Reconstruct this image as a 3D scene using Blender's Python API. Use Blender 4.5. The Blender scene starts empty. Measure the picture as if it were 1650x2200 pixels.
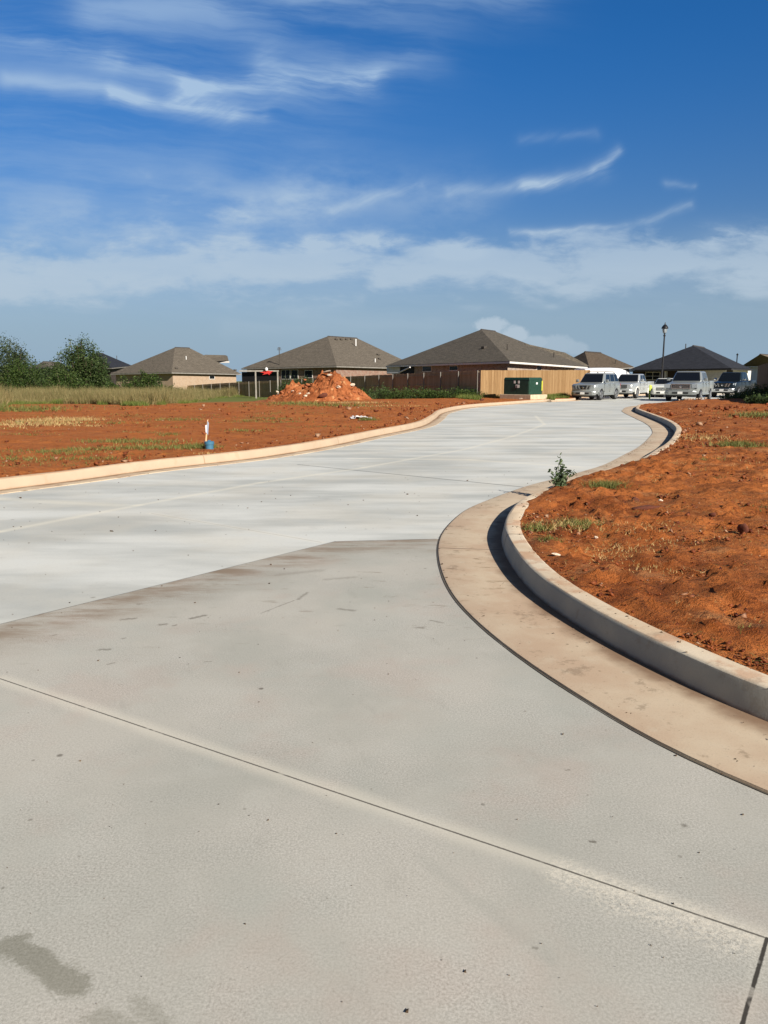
import bpy, bmesh, math, random
import numpy as np
from mathutils import Vector, Matrix
R_ = math.radians
random.seed(7); rng = np.random.default_rng(7)
C = bpy.context.scene.collection
SC = bpy.context.scene

# ------------------------------------------------------------------ camera, light, exposure
F, CH, YH = 1652.0, 1.5, 811.0            # focal length and horizon of the 1650x2200 photograph, eye height in m
TH = math.atan((1100 - YH) / F)
cam = bpy.data.cameras.new('camera'); cam.sensor_fit = 'VERTICAL'; cam.sensor_height = 24
cam.lens = 24 * F / 2200; cam.clip_end = 5000; cam.clip_start = 0.05
camo = bpy.data.objects.new('camera', cam); C.objects.link(camo)
camo.location = (0, 0, CH); camo.rotation_euler = (math.pi / 2 - TH, 0, 0); SC.camera = camo
SUN_EL, SUN_AZ = R_(29), R_(144)           # azimuth clockwise from +Y
sun = bpy.data.lights.new('sun', 'SUN'); sun.energy = 5.0; sun.angle = R_(0.53); sun.color = (1, .93, .84)
suno = bpy.data.objects.new('sun', sun); C.objects.link(suno)
sd = Vector((math.cos(SUN_EL) * math.sin(SUN_AZ), math.cos(SUN_EL) * math.cos(SUN_AZ), math.sin(SUN_EL)))
suno.rotation_euler = sd.to_track_quat('Z', 'Y').to_euler()
SC.view_settings.view_transform = 'Standard'; SC.view_settings.look = 'None'
SC.view_settings.exposure = .58; SC.view_settings.gamma = 1; SC.view_settings.use_curve_mapping = False

def lin(r, g, b):
    f = lambda c: (c / 255 / 12.92) if c <= 10.3 else ((c / 255 + .055) / 1.055) ** 2.4
    return (f(r), f(g), f(b), 1)

# ------------------------------------------------------------------ node expressions
class NT:
    def __init__(s, nt): s.nt = nt
    def n(s, t, **k):
        nd = s.nt.nodes.new(t)
        for a, v in k.items(): setattr(nd, a, v)
        return nd
    def put(s, sock, v):
        if isinstance(v, V): v = v.s
        if hasattr(v, 'is_linked') or hasattr(v, 'links'): s.nt.links.new(v, sock)
        else: sock.default_value = v
    def m(s, op, a, b=None, c=None, clamp=False):
        nd = s.n('ShaderNodeMath', operation=op, use_clamp=clamp)
        for i, x in enumerate((a, b, c)):
            if x is not None: s.put(nd.inputs[i], x)
        return V(s, nd.outputs[0])
    def vm(s, op, a, b=None):
        nd = s.n('ShaderNodeVectorMath', operation=op); s.put(nd.inputs[0], a)
        if b is not None: s.put(nd.inputs[1], b)
        return V(s, nd.outputs[0])
    def sep(s, v):
        nd = s.n('ShaderNodeSeparateXYZ'); s.put(nd.inputs[0], v)
        return [V(s, o) for o in nd.outputs]
    def xyz(s, x, y, z=0.0):
        nd = s.n('ShaderNodeCombineXYZ')
        for i, q in enumerate((x, y, z)): s.put(nd.inputs[i], q)
        return V(s, nd.outputs[0])
    def noise(s, v, scale, detail=3, rough=.5, dist=0.0, color=False):
        nd = s.n('ShaderNodeTexNoise'); s.put(nd.inputs['Vector'], v); nd.inputs['Scale'].default_value = scale
        nd.inputs['Detail'].default_value = detail; nd.inputs['Roughness'].default_value = rough
        nd.inputs['Distortion'].default_value = dist
        return V(s, nd.outputs['Color' if color else 'Fac'])
    def voro(s, v, scale, feature='F1', out='Distance'):
        nd = s.n('ShaderNodeTexVoronoi', feature=feature); s.put(nd.inputs['Vector'], v)
        nd.inputs['Scale'].default_value = scale
        return V(s, nd.outputs[out])
    def ss(s, v, a, b, lo=0., hi=1.):            # smoothstep from a to b
        nd = s.n('ShaderNodeMapRange', interpolation_type='SMOOTHSTEP'); s.put(nd.inputs[0], v)
        for i, q in enumerate((a, b, lo, hi)): s.put(nd.inputs[i + 1], q)
        return V(s, nd.outputs[0])
    def mix(s, f, a, b, t='MIX'):
        nd = s.n('ShaderNodeMix', data_type='RGBA', blend_type=t)
        s.put(nd.inputs[0], f); s.put(nd.inputs[6], a); s.put(nd.inputs[7], b)
        return V(s, nd.outputs[2])
    def seg(s, x, y, p, q):                       # distance to the segment p-q in the plane
        dx, dy = q[0] - p[0], q[1] - p[1]; l2 = dx * dx + dy * dy
        t = s.m('ADD', (x - p[0]) * (dx / l2), (y - p[1]) * (dy / l2), clamp=True)
        return s.m('SQRT', (x - (t * dx + p[0])) ** 2 + (y - (t * dy + p[1])) ** 2)
class V:
    def __init__(s, g, k): s.g = g; s.s = k
    def __add__(s, o): return s.g.m('ADD', s, o)
    def __radd__(s, o): return s.g.m('ADD', o, s)
    def __sub__(s, o): return s.g.m('SUBTRACT', s, o)
    def __rsub__(s, o): return s.g.m('SUBTRACT', o, s)
    def __mul__(s, o): return s.g.m('MULTIPLY', s, o)
    def __rmul__(s, o): return s.g.m('MULTIPLY', o, s)
    def __truediv__(s, o): return s.g.m('DIVIDE', s, o)
    def __pow__(s, o): return s.g.m('MULTIPLY', s, s) if o == 2 else s.g.m('POWER', s, o)
    def c(s): return s.g.m('ADD', s, 0.0, clamp=True)

def mat(name, fn=None, color=(.5, .5, .5, 1), rough=.7, metal=0., bump=None, bstr=.5, spec=.5, bdist=.01, alpha=1.):
    m = bpy.data.materials.new(name); m.use_nodes = True; nt = m.node_tree
    b = nt.nodes['Principled BSDF']; g = NT(nt)
    b.inputs['Base Color'].default_value = color; b.inputs['Roughness'].default_value = rough
    b.inputs['Metallic'].default_value = metal; b.inputs['Specular IOR Level'].default_value = spec
    if fn:
        tc = nt.nodes.new('ShaderNodeTexCoord')
        r = fn(g, V(g, tc.outputs['Object']), V(g, tc.outputs['UV']))
        col, h = r if isinstance(r, tuple) else (r, None)
        g.put(b.inputs['Base Color'], col)
        if h is not None:
            bp = nt.nodes.new('ShaderNodeBump'); bp.inputs['Strength'].default_value = bstr
            bp.inputs['Distance'].default_value = bdist; g.put(bp.inputs['Height'], h)
            nt.links.new(bp.outputs[0], b.inputs['Normal'])
    return m

# ------------------------------------------------------------------ photograph pixel -> ray, plane, terrain
def ray(px, py):
    dx, dy = (px - 825) / F, (py - 1100) / F
    return np.array([dx, math.cos(TH) - dy * math.sin(TH), -math.sin(TH) - dy * math.cos(TH)])
O = np.array([0, 0, CH])
def G(px, py, z=0.):
    v = ray(px, py); t = (z - CH) / v[2]; return (v[0] * t, v[1] * t)
def at(px, py, d):                                # point at ground distance d (world y)
    v = ray(px, py); return Vector(O + v * d / v[1])
def hit(px, py, a, b, c):                         # on the plane through three points
    a, b, c = map(np.array, (a, b, c)); n = np.cross(b - a, c - a); v = ray(px, py)
    return Vector(O + v * (np.dot(n, a - O) / np.dot(n, v)))

# ------------------------------------------------------------------ world: sky with cirrus
w = bpy.data.worlds.new('World'); SC.world = w; w.use_nodes = True
nt = w.node_tree; g = NT(nt); bg = nt.nodes['Background']; bg.inputs[1].default_value = .05
sky = nt.nodes.new('ShaderNodeTexSky'); sky.sky_type = 'NISHITA'; sky.sun_disc = False
sky.sun_elevation = SUN_EL; sky.sun_rotation = SUN_AZ; sky.altitude = 300; sky.air_density = 1.0
sky.dust_density = .6; sky.ozone_density = 2.5
tc = nt.nodes.new('ShaderNodeTexCoord'); X, Y, Z = g.sep(V(g, tc.outputs['Generated']))
yy = g.m('MAXIMUM', g.m('ABSOLUTE', Y), .08); u = X / yy; v = Z / yy
def UV(px, py): d = ray(px, py); return d[0] / d[1], d[2] / d[1]
uv = g.xyz(u, v, 0.)
wn = g.sep(g.noise(uv, 2.2, 4, .55, color=True)); wn2 = g.sep(g.noise(uv, 9, 3, .6, color=True))
uw = u + (wn[0] - .5) * .05 + (wn2[0] - .5) * .035; vw = v + (wn[1] - .5) * .020 + (wn2[1] - .5) * .022
def streak(ang, sx, sy, det=6):
    c_, s_ = math.cos(ang), math.sin(ang)
    return g.noise(g.xyz((uw * c_ + vw * s_) * sx, (vw * c_ - uw * s_) * sy, 3.1), 1, det, .62)
stA = streak(-.10, 2.6, 24, 8); stB = streak(.42, 5, 30, 8); stC = g.noise(g.xyz(u * 7, v * 16, 1.7), 1, 7, .6)
feat = [  # pixel from, pixel to, half width px, strength, streak set
 ((-40, 60), (250, 140), 22, .34, stA), ((230, 125), (430, 180), 20, .42, stA), ((400, 182), (800, 168), 17, .62, stA), ((560, 160), (700, 160), 30, .38, stA),
 ((570, 120), (600, 180), 30, .22, stB), ((740, 165), (815, 165), 22, .5, stA), ((800, 160), (930, 120), 30, .2, stA),
 ((30, 165), (300, 215), 20, .36, stA), ((250, 215), (570, 247), 13, .55, stA), ((380, 215), (500, 240), 26, .42, stB),
 ((200, 30), (1150, -30), 50, .32, stA), ((-50, 80), (850, 90), 110, .10, stA),
 ((325, 395), (365, 470), 30, .55, stC), ((340, 460), (520, 470), 34, .45, stC), ((60, 480), (650, 450), 65, .42, stC), ((0, 500), (500, 500), 40, .22, stA),
 ((700, 450), (900, 395), 12, .34, stB), ((620, 410), (1000, 430), 55, .28, stC), ((960, 412), (1190, 388), 14, .34, stB), ((1130, 395), (1290, 362), 13, .6, stB),
 ((1270, 362), (1318, 326), 9, .62, stB), ((1120, 292), (1270, 287), 10, .14, stB),
 ((1090, 497), (1330, 488), 8, .40, stB), ((1330, 485), (1480, 440), 9, .34, stB), ((1430, 395), (1490, 398), 7, .28, stB),
 ((-100, 370), (420, 400), 70, .14, stA), ((-100, 250), (650, 270), 120, .13, stA), ((500, 700), (1000, 690), 25, .12, stA)]
tot = None
for p, q, hw, st, sk in feat:
    p, q = UV(*p), UV(*q); d = g.seg(uw - .0, vw - .0, p, q) / (hw / F)
    k = g.m('EXPONENT', (g.m('SQRT', d ** 2 + .5) - .7) * -2.1) * (g.ss(sk, .32, .68) * (st * 1.45) + st * .14)
    tot = k if tot is None else tot + k
# low bank of soft broken cloud
vb = UV(825, 575)[1]
pf = g.m('EXPONENT', (((v - vb - u * .012) / .036) ** 2) * -1.)
pn_ = g.noise(g.xyz(uw * 9, vw * 24, 5.), 1, 8, .6); puff = g.ss(pn_, .36, .60)
bank = g.ss(pf * .62 + (pn_ - .5) * 2.1, .08, .62)
bank = bank * g.ss(pf, .03, .35)
tot = tot + bank * .74 + pf * .10 + g.m('EXPONENT', (((v - UV(0, 625)[1]) / .028) ** 2) * -1.) * g.ss(stA, .25, .7) * .28
for (cx, cy), rw, st in (((675, 522), 40, .6), ((800, 522), 46, .6), ((870, 515), 30, .4), ((985, 540), 50, .4), ((1540, 505), 70, .35), ((645, 668), 40, .3), ((1025, 662), 26, .3), ((1185, 660), 18, .28)):
    c0 = UV(cx, cy); dd = (((u - c0[0]) / (rw / F)) ** 2) + (((v - c0[1]) / (rw * .32 / F)) ** 2)
    tot = tot + g.m('EXPONENT', dd * -1.) * (puff * .8 + .2) * st
# small cumulus behind the roofs
pn = g.noise(uv, 55, 5, .6); cum = None
for (cx, cy), rx, ry, st in (((1060, 700), 42, 20, 1.), ((1100, 716), 40, 20, 1.), ((1150, 735), 30, 16, .7), ((1200, 742), 42, 24, .55), ((1240, 750), 30, 18, .5)):
    c0 = UV(cx, cy); dd = (((u - c0[0]) / (rx / F)) ** 2) + (((v - c0[1]) / (ry / F)) ** 2)
    k = g.ss(dd + (pn - .5) * 2.2, 1.2, .3) * st; cum = k if cum is None else g.m('MAXIMUM', cum, k)
front = g.ss(Y - Z * .9, -.35, .15)
unseen_cover = g.ss(g.noise(g.vm('MULTIPLY', V(g, tc.outputs['Generated']), (3, 3, 9)), 1.2, 6, .6), .3, .7) * .2 + .8  # unseen dim cloud cover behind and overhead, added to tame the fill light
cloud = g.m('ADD', g.m('MULTIPLY', g.m('MAXIMUM', tot, cum * .95), front), unseen_cover * (1 - front), clamp=True)
hs = nt.nodes.new('ShaderNodeHueSaturation'); hs.inputs['Saturation'].default_value = 1.12
hs.inputs['Value'].default_value = 1.0; nt.links.new(sky.outputs[0], hs.inputs['Color'])
vd = g.ss(Z, 0., .42)
tint = g.mix(vd, (.86, .84, .97, 1), (.27, .92, 1.48, 1))
skyc = g.mix(1., V(g, hs.outputs[0]), tint, 'MULTIPLY')
clc = g.mix(front, (.85, .9, 1.0, 1), g.mix(vd, (6.4, 7.7, 8.9, 1), (5.8, 8.0, 10.6, 1)))
skyc = g.mix(g.ss(Z, .20, .0) * .92, skyc, (3.75, 5.5, 7.3, 1))
g.put(bg.inputs[0], g.mix(cloud * .85, skyc, clc))

# ------------------------------------------------------------------ mesh helpers
def tag(o, label=None, cat=None, group=None, kind=None):
    if label: o['label'] = label
    if cat: o['category'] = cat
    if group: o['group'] = group
    if kind: o['kind'] = kind
    return o
def link(name, me, m=None, parent=None):
    o = bpy.data.objects.new(name, me); C.objects.link(o)
    if m and me: me.materials.append(m)
    if parent: o.parent = parent
    return o
def empty(name, loc=(0, 0, 0), rz=0.):
    o = bpy.data.objects.new(name, None); C.objects.link(o); o.location = loc; o.rotation_euler = (0, 0, rz)
    o.empty_display_size = .2; return o
def box_uv(me):                                   # metre-scaled uv: along the horizontal tangent, up the slope
    if not me.polygons: return
    uvl = me.uv_layers.new(name='uv'); up = Vector((0, 0, 1))
    for p in me.polygons:
        n = p.normal; t = up.cross(n)
        t = Vector((1, 0, 0)) if t.length < .05 else t.normalized(); b = n.cross(t)
        for li in p.loop_indices:
            co = me.vertices[me.loops[li].vertex_index].co; uvl.data[li].uv = (co.dot(t), co.dot(b))
class MB:
    def __init__(s): s.v = []; s.f = []
    def poly(s, pts):
        i = len(s.v); s.v += [tuple(p) for p in pts]; s.f.append(tuple(range(i, i + len(pts)))); return s
    def hexa(s, b, t):                            # bottom ring (ccw from above) and top ring
        i = len(s.v); n = len(b); s.v += [tuple(p) for p in b] + [tuple(p) for p in t]
        s.f += [tuple(range(i + n - 1, i - 1, -1)), tuple(range(i + n, i + 2 * n))]
        for k in range(n): s.f.append((i + k, i + (k + 1) % n, i + n + (k + 1) % n, i + n + k))
        return s
    def box(s, c, d, rz=0.):
        x, y, z = d[0] / 2, d[1] / 2, d[2] / 2; ca, sa = math.cos(rz), math.sin(rz)
        P = lambda a, b, e: (c[0] + a * ca - b * sa, c[1] + a * sa + b * ca, c[2] + e)
        return s.hexa([P(-x, -y, -z), P(x, -y, -z), P(x, y, -z), P(-x, y, -z)], [P(-x, -y, z), P(x, -y, z), P(x, y, z), P(-x, y, z)])
    def tube(s, pts, r, n=8, cap=True):
        pts = [Vector(p) for p in pts]; rs = r if isinstance(r, (list, tuple)) else [r] * len(pts); i0 = len(s.v)
        for k, p in enumerate(pts):
            d = (pts[min(k + 1, len(pts) - 1)] - pts[max(k - 1, 0)]).normalized()
            a = d.cross(Vector((0, 0, 1)) if abs(d.z) < .9 else Vector((1, 0, 0))).normalized(); b = d.cross(a)
            for q in range(n):
                an = 2 * math.pi * q / n; s.v.append(tuple(p + (a * math.cos(an) + b * math.sin(an)) * rs[k]))
        for k in range(len(pts) - 1):
            for q in range(n):
                a0 = i0 + k * n + q; a1 = i0 + k * n + (q + 1) % n; s.f.append((a0, a1, a1 + n, a0 + n))
        if cap: s.f += [tuple(range(i0 + n - 1, i0 - 1, -1)), tuple(range(i0 + (len(pts) - 1) * n, i0 + len(pts) * n))]
        return s
    def lathe(s, prof, c=(0, 0, 0), n=16):        # profile (radius, z)
        return s.tube([(c[0], c[1], c[2] + z + k * 1e-5) for k, (r, z) in enumerate(prof)], [r for r, z in prof], n)
    def build(s, name, m, parent=None, bevel=0., smooth=False, seg=2):
        me = bpy.data.meshes.new(name); me.from_pydata(s.v, [], s.f); me.validate()
        bm = bmesh.new(); bm.from_mesh(me); bmesh.ops.recalc_face_normals(bm, faces=bm.faces)
        if bevel: bmesh.ops.bevel(bm, geom=list(bm.edges), offset=bevel, segments=seg, affect='EDGES', profile=.5, clamp_overlap=True)
        bm.to_mesh(me); bm.free(); me.update(); box_uv(me)
        if smooth: me.shade_smooth(); me.set_sharp_from_angle(angle=R_(38))
        return link(name, me, m, parent)
def bulk(name, V_, F_, m, parent=None):           # large meshes from arrays, F_ all tris or all quads
    me = bpy.data.meshes.new(name); V_ = np.asarray(V_, dtype=np.float32); F_ = np.asarray(F_, dtype=np.int32)
    me.vertices.add(len(V_)); me.vertices.foreach_set('co', V_.ravel())
    me.loops.add(F_.size); me.loops.foreach_set('vertex_index', F_.ravel())
    me.polygons.add(len(F_)); me.polygons.foreach_set('loop_start', np.arange(0, F_.size, F_.shape[1], dtype=np.int32))
    me.update(calc_edges=True); me.validate()
    return link(name, me, m, parent)

def vnoise(x, y, seed=0):
    xi, yi = np.floor(x).astype(np.int64), np.floor(y).astype(np.int64); fx, fy = x - xi, y - yi
    fx = fx * fx * (3 - 2 * fx); fy = fy * fy * (3 - 2 * fy)
    def h(a, b):
        n = (a * 374761393 + b * 668265263 + seed * 69069) & 0xffffffff; n = ((n ^ (n >> 13)) * 1274126177) & 0xffffffff
        return ((n ^ (n >> 16)) & 0xffff) / 65535.
    return (h(xi, yi) * (1 - fx) + h(xi + 1, yi) * fx) * (1 - fy) + (h(xi, yi + 1) * (1 - fx) + h(xi + 1, yi + 1) * fx) * fy - .5
def fbm(x, y, s, o=4, seed=0, gain=.5):
    t = 0; a = 1
    for k in range(o): t = t + a * vnoise(x / s + 17.3 * k, y / s - 9.1 * k, seed + k); s = s / 2.03; a *= gain
    return t

# ------------------------------------------------------------------ the kerb lines, read off the photograph
def smooth_curve(pts, step=.12):
    P = np.array(pts, float); out = []
    for i in range(len(P) - 1):
        p0 = P[max(i - 1, 0)]; p1 = P[i]; p2 = P[i + 1]; p3 = P[min(i + 2, len(P) - 1)]
        L = np.linalg.norm(p2 - p1); n = max(2, int(L / max(step, L / 40)))
        t0, t1 = (p2 - p0) / max(1e-6, np.linalg.norm(p1 - p0) + L) * L, (p3 - p1) / max(1e-6, L + np.linalg.norm(p3 - p2)) * L
        for k in range(n):
            t = k / n; out.append((2*t**3-3*t*t+1)*p1 + (t**3-2*t*t+t)*t0 + (-2*t**3+3*t*t)*p2 + (t**3-t*t)*t1)
    out.append(P[-1]); Q = np.array(out)
    for _ in range(6): Q[1:-1] = .25 * Q[:-2] + .5 * Q[1:-1] + .25 * Q[2:]
    y = Q[:, 1]; keep = [0]
    for i in range(1, len(Q)):
        if y[i] > y[keep[-1]] + 1e-3: keep.append(i)
    return Q[keep]
KR = [(60, -3), (20, -1), (6, .8), (3.1, 1.95), (2.15, 2.65)] + [G(*p, .15) for p in
      [(1650,1480),(1588,1454),(1450,1394),(1352,1349),(1275,1309),(1170,1244),(1123,1200),(1094,1160),(1083,1131),(1086,1113),(1100,1090),(1118,1072),
       (1225,1028),(1305,1007),(1374,985),(1410,964),(1433,950),(1449,930),(1451,917),(1433,903),(1402,891),(1370,879),(1366,875),(1385,867)]] + [(16.5, 43), (22, 45.5), (32, 48), (60, 52), (400, 60)]
KL = [(-16, -9), (-12, -2), (-9, 4), (-6.9, 7.5)] + [G(*p) for p in
      [(0,1053),(158,1033),(315,1011),(465,994),(550,984),(688,962),(802,938),(901,917),(932,901),(952,887),(1007,876),(1102,868)]] + [(9.9, 48.4), (12.3, 50.7), (13.6, 55), (16, 60), (22, 66), (40, 72), (400, 130)]
KR = smooth_curve(KR); KL = smooth_curve(KL)
s0R = float(np.interp(6.6, KR[:, 1], np.concatenate([[0], np.cumsum(np.linalg.norm(np.diff(KR, axis=0), axis=1))])))
def offset(P, d):                                 # d > 0 to the right of the direction of travel (+y)
    T = np.gradient(P, axis=0); T /= np.linalg.norm(T, axis=1)[:, None]
    for _ in range(3): T[1:-1] = (T[:-2] + T[1:-1] + T[2:]) / 3
    T /= np.linalg.norm(T, axis=1)[:, None]
    return P + np.stack([T[:, 1], -T[:, 0]], 1) * d
def xat(P, y):
    o = np.argsort(P[:, 1]); return np.interp(y, P[o, 1], P[o, 0])
def sweep(name, P, prof, m, wob=.0):              # prof: (offset, z)
    V_, F_ = [], []; n = len(prof); cols = []
    s = np.concatenate([[0], np.cumsum(np.linalg.norm(np.diff(P, axis=0), axis=1))])
    for k, (d, z) in enumerate(prof):
        Q = offset(P, d); zz = z + (fbm(s, s * 0 + k, .8, 3, 5) * wob); cols.append(np.column_stack([Q, zz]))
    A = np.stack(cols, 1); N = len(P); Vt = A.reshape(-1, 3)
    for i in range(N - 1):
        for k in range(n - 1): F_.append((i * n + k, (i + 1) * n + k, (i + 1) * n + k + 1, i * n + k + 1))
    o = bulk(name, Vt, F_, m); uvl = o.data.uv_layers.new(name='uv'); li = np.zeros(len(o.data.loops), dtype=np.int32); o.data.loops.foreach_get('vertex_index', li)
    uvl.data.foreach_set('uv', np.column_stack([s[li // n], np.array([abs(q[0]) for q in prof])[li % n]]).astype(np.float32).ravel()); o.data.shade_smooth(); o.data.set_sharp_from_angle(angle=R_(22)); return o

# ------------------------------------------------------------------ terrain
def base_z(x, y):
    q = y - .9 * np.maximum(x, -14)
    z = .15 - .0205 * np.maximum(0, q - 46)
    lo = np.interp(x, [-45, -30, -22, 0], [-.40, -.48, -.60, -.60])
    z = np.maximum(z, lo)
    right = np.clip((x - xat(KR, y)) / 3., 0, 1)
    berm = right * .22 * np.clip((y - 8) / 28, 0, 1) * np.clip((47 - y - .1 * (x - 14)) / 5, 0, 1)
    zr = .15 - .006 * np.maximum(0, y - 60)
    return np.where(x > xat(KR, np.minimum(y, 60)), zr + berm, z)
def GT(px, py):                                   # pixel onto the terrain
    z = .15
    for _ in range(12): x, y = G(px, py, z); z = .5 * z + .5 * float(base_z(x, y))
    return (x, y, float(base_z(x, y)))
ys = list(np.geomspace(1, 420, 560) - 4) + [-60, -30, -12, -6] 
ys = np.array(ys)
def dirt_detail(x, y, e):                         # e: distance from the kerb edge
    far = np.clip(np.hypot(x, y) / 14, 0, 1)
    near_r = np.clip((x - 1.) / .5, 0, 1) * np.clip((20 - y) / 10, 0, 1)
    h = fbm(x, y, 2.2, 3, 11) * .06 + fbm(x, y, .35, 3, 21) * (.025 + .03 * near_r)
    cl = fbm(x, y, .11, 3, 31); h = h + np.clip(cl - .08, 0, 1) * (.05 + .07 * near_r) + np.clip(fbm(x, y, .045, 2, 37) - .05, 0, 1) * .05 * near_r
    lf = np.clip((xat(KL, y) - x) / 1.5, 0, 1) * np.clip((50 - y) / 12, 0, 1); h = h + lf * (fbm(x * .22 + y * .1, y, .7, 3, 51) * .07 + fbm(x * .12, y * .9, .25, 2, 52) * .02)
    return h * np.clip(e / .25 + .15, 0, 1)
def sheet(P, side):
    lo = P[:, 1]; yr = np.unique(np.concatenate([ys, lo[(lo > -60) & (lo < 140)]])); k = [yr[0]]
    for y in yr[1:]:
        if y - k[-1] > .012: k.append(y)
    yr = np.array(k); xe = xat(P, yr)
    wv = np.concatenate([[-.08, -.06, -.045, -.03, -.015, 0, .015, .03, .05], .05 + np.cumsum(.035 * 1.021 ** np.arange(300))]); wv = wv[wv < 480]
    Xg = xe[:, None] + side * wv[None, :]; Yg = np.repeat(yr[:, None], len(wv), 1)
    E_ = np.maximum(wv, 0)[None, :] + 0 * Xg
    Zb = base_z(Xg, Yg); edge = .139 + fbm(Xg, Yg, .6, 3, 41) * .022 + fbm(Xg, Yg, .13, 3, 43) * .022 - np.maximum(0, -wv)[None, :] * .35
    if side > 0:
        bury = np.clip(1 - np.abs(Yg - 10.8) / 3.2, 0, 1); edge = edge + .045 * np.minimum(1, bury * 2)
    t = np.clip(E_ / 1.2, 0, 1); t = t * t * (3 - 2 * t)
    Zg = edge * (1 - t) + Zb * t + dirt_detail(Xg, Yg, E_) * (1 if side > 0 else .8)
    n, m = Xg.shape; idx = np.arange(n * m).reshape(n, m)
    a, b, c, d = idx[:-1, :-1], idx[:-1, 1:], idx[1:, 1:], idx[1:, :-1]
    Fq = np.stack([a, b, c, d] if side > 0 else [a, d, c, b], -1).reshape(-1, 4)
    return np.stack([Xg, Yg, Zg], -1).reshape(-1, 3), Fq

GRASS_EDGE = [(-300, 890), (0, 882), (28, 868), (100, 866), (300, 872), (400, 866), (455, 856), (530, 851), (600, 846), (700, 843), (830, 853), (1020, 858)]
def dirt_nodes(g, ob, uvv):
    x, y, z = g.sep(ob); P = g.xyz(x, y, 0.)
    big = g.noise(P, .35, 4, .55); mid = g.noise(P, 2.1, 5, .65, .4); fine = g.noise(P, 16, 5, .7); gr = g.noise(P, 90, 3, .7)
    col = g.mix(g.ss(mid, .32, .68), lin(124, 63, 24), lin(184, 108, 54))
    col = g.mix(g.ss(big, .42, .66) * .5, col, lin(180, 108, 54))
    col = g.mix(g.ss(g.noise(g.xyz(x * 1.3, y * 2.6, 9.), 1, 6, .7), .50, .62) * .5, col, lin(96, 50, 22))
    col = g.mix(g.ss(g.noise(g.xyz(x * 1.1, y * 1.6, 12.), 1, 5, .65), .54, .66) * .45, col, lin(176, 128, 84))
    col = g.mix(g.ss(fine, .5, .68) * .75, col, lin(78, 38, 20))
    col = g.mix(g.ss(gr, .5, .8) * .45, col, lin(216, 146, 98))
    st = g.noise(g.xyz(x * 6 + y * 1.5, y * 22, 0.), 1, 4, .6)
    left = g.ss(y - x * 3.5, 5, 12)
    # strewn dry straw
    straw = g.ss(g.noise(P, .9, 4, .6), .52, .62) * g.ss(g.noise(P, 30, 4, .8, 1.5), .54, .66)
    col = g.mix(straw * .75, col, lin(196, 158, 104))
    # smoother, lighter orange soil left of the road with darker grader streaks
    lt = g.mix(g.ss(st, .35, .7), lin(152, 86, 40), lin(186, 116, 62))
    lt = g.mix(g.ss(g.noise(g.xyz(x * .25, y * 1.1, 3.), 1, 4, .6), .5, .66) * .6, lt, lin(138, 68, 36))
    col = g.mix(left * .62, col, lt)
    weeds = g.ss(g.noise(g.xyz(x * .6, y * 1.3, 7.), 1, 5, .65), .60, .70) * left
    col = g.mix(weeds * .55, col, lin(128, 118, 60))
    # turf-coloured soil in the far field, beyond the ragged edge where the tall grass starts
    q = y - g.m('MAXIMUM', x, -14.) * .9
    fz = g.ss(q + (g.noise(P, .3, 4) - .5) * 10, 62, 72)
    col = g.mix(fz * .85, col, lin(120, 112, 66))
    far2 = g.ss(y + (g.noise(P, .3, 3) - .5) * 4, 62, 66)
    col = g.mix(far2 * .8, col, lin(96, 110, 52))
    h = g.noise(P, 9, 6, .75) * .7 + fine * .6 + gr * .3
    return col, h
M_dirt = mat('red dirt', dirt_nodes, rough=.95, bstr=.9, bdist=.05, spec=.15)
vr, fr = sheet(offset(KR, .15), 1); vl, fl = sheet(offset(KL, -.15), -1)
gnd = bulk('ground', np.concatenate([vl, vr]), np.concatenate([fl, fr + len(vl)]), M_dirt)
tag(gnd, kind='structure'); gnd.data.shade_smooth()

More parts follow.
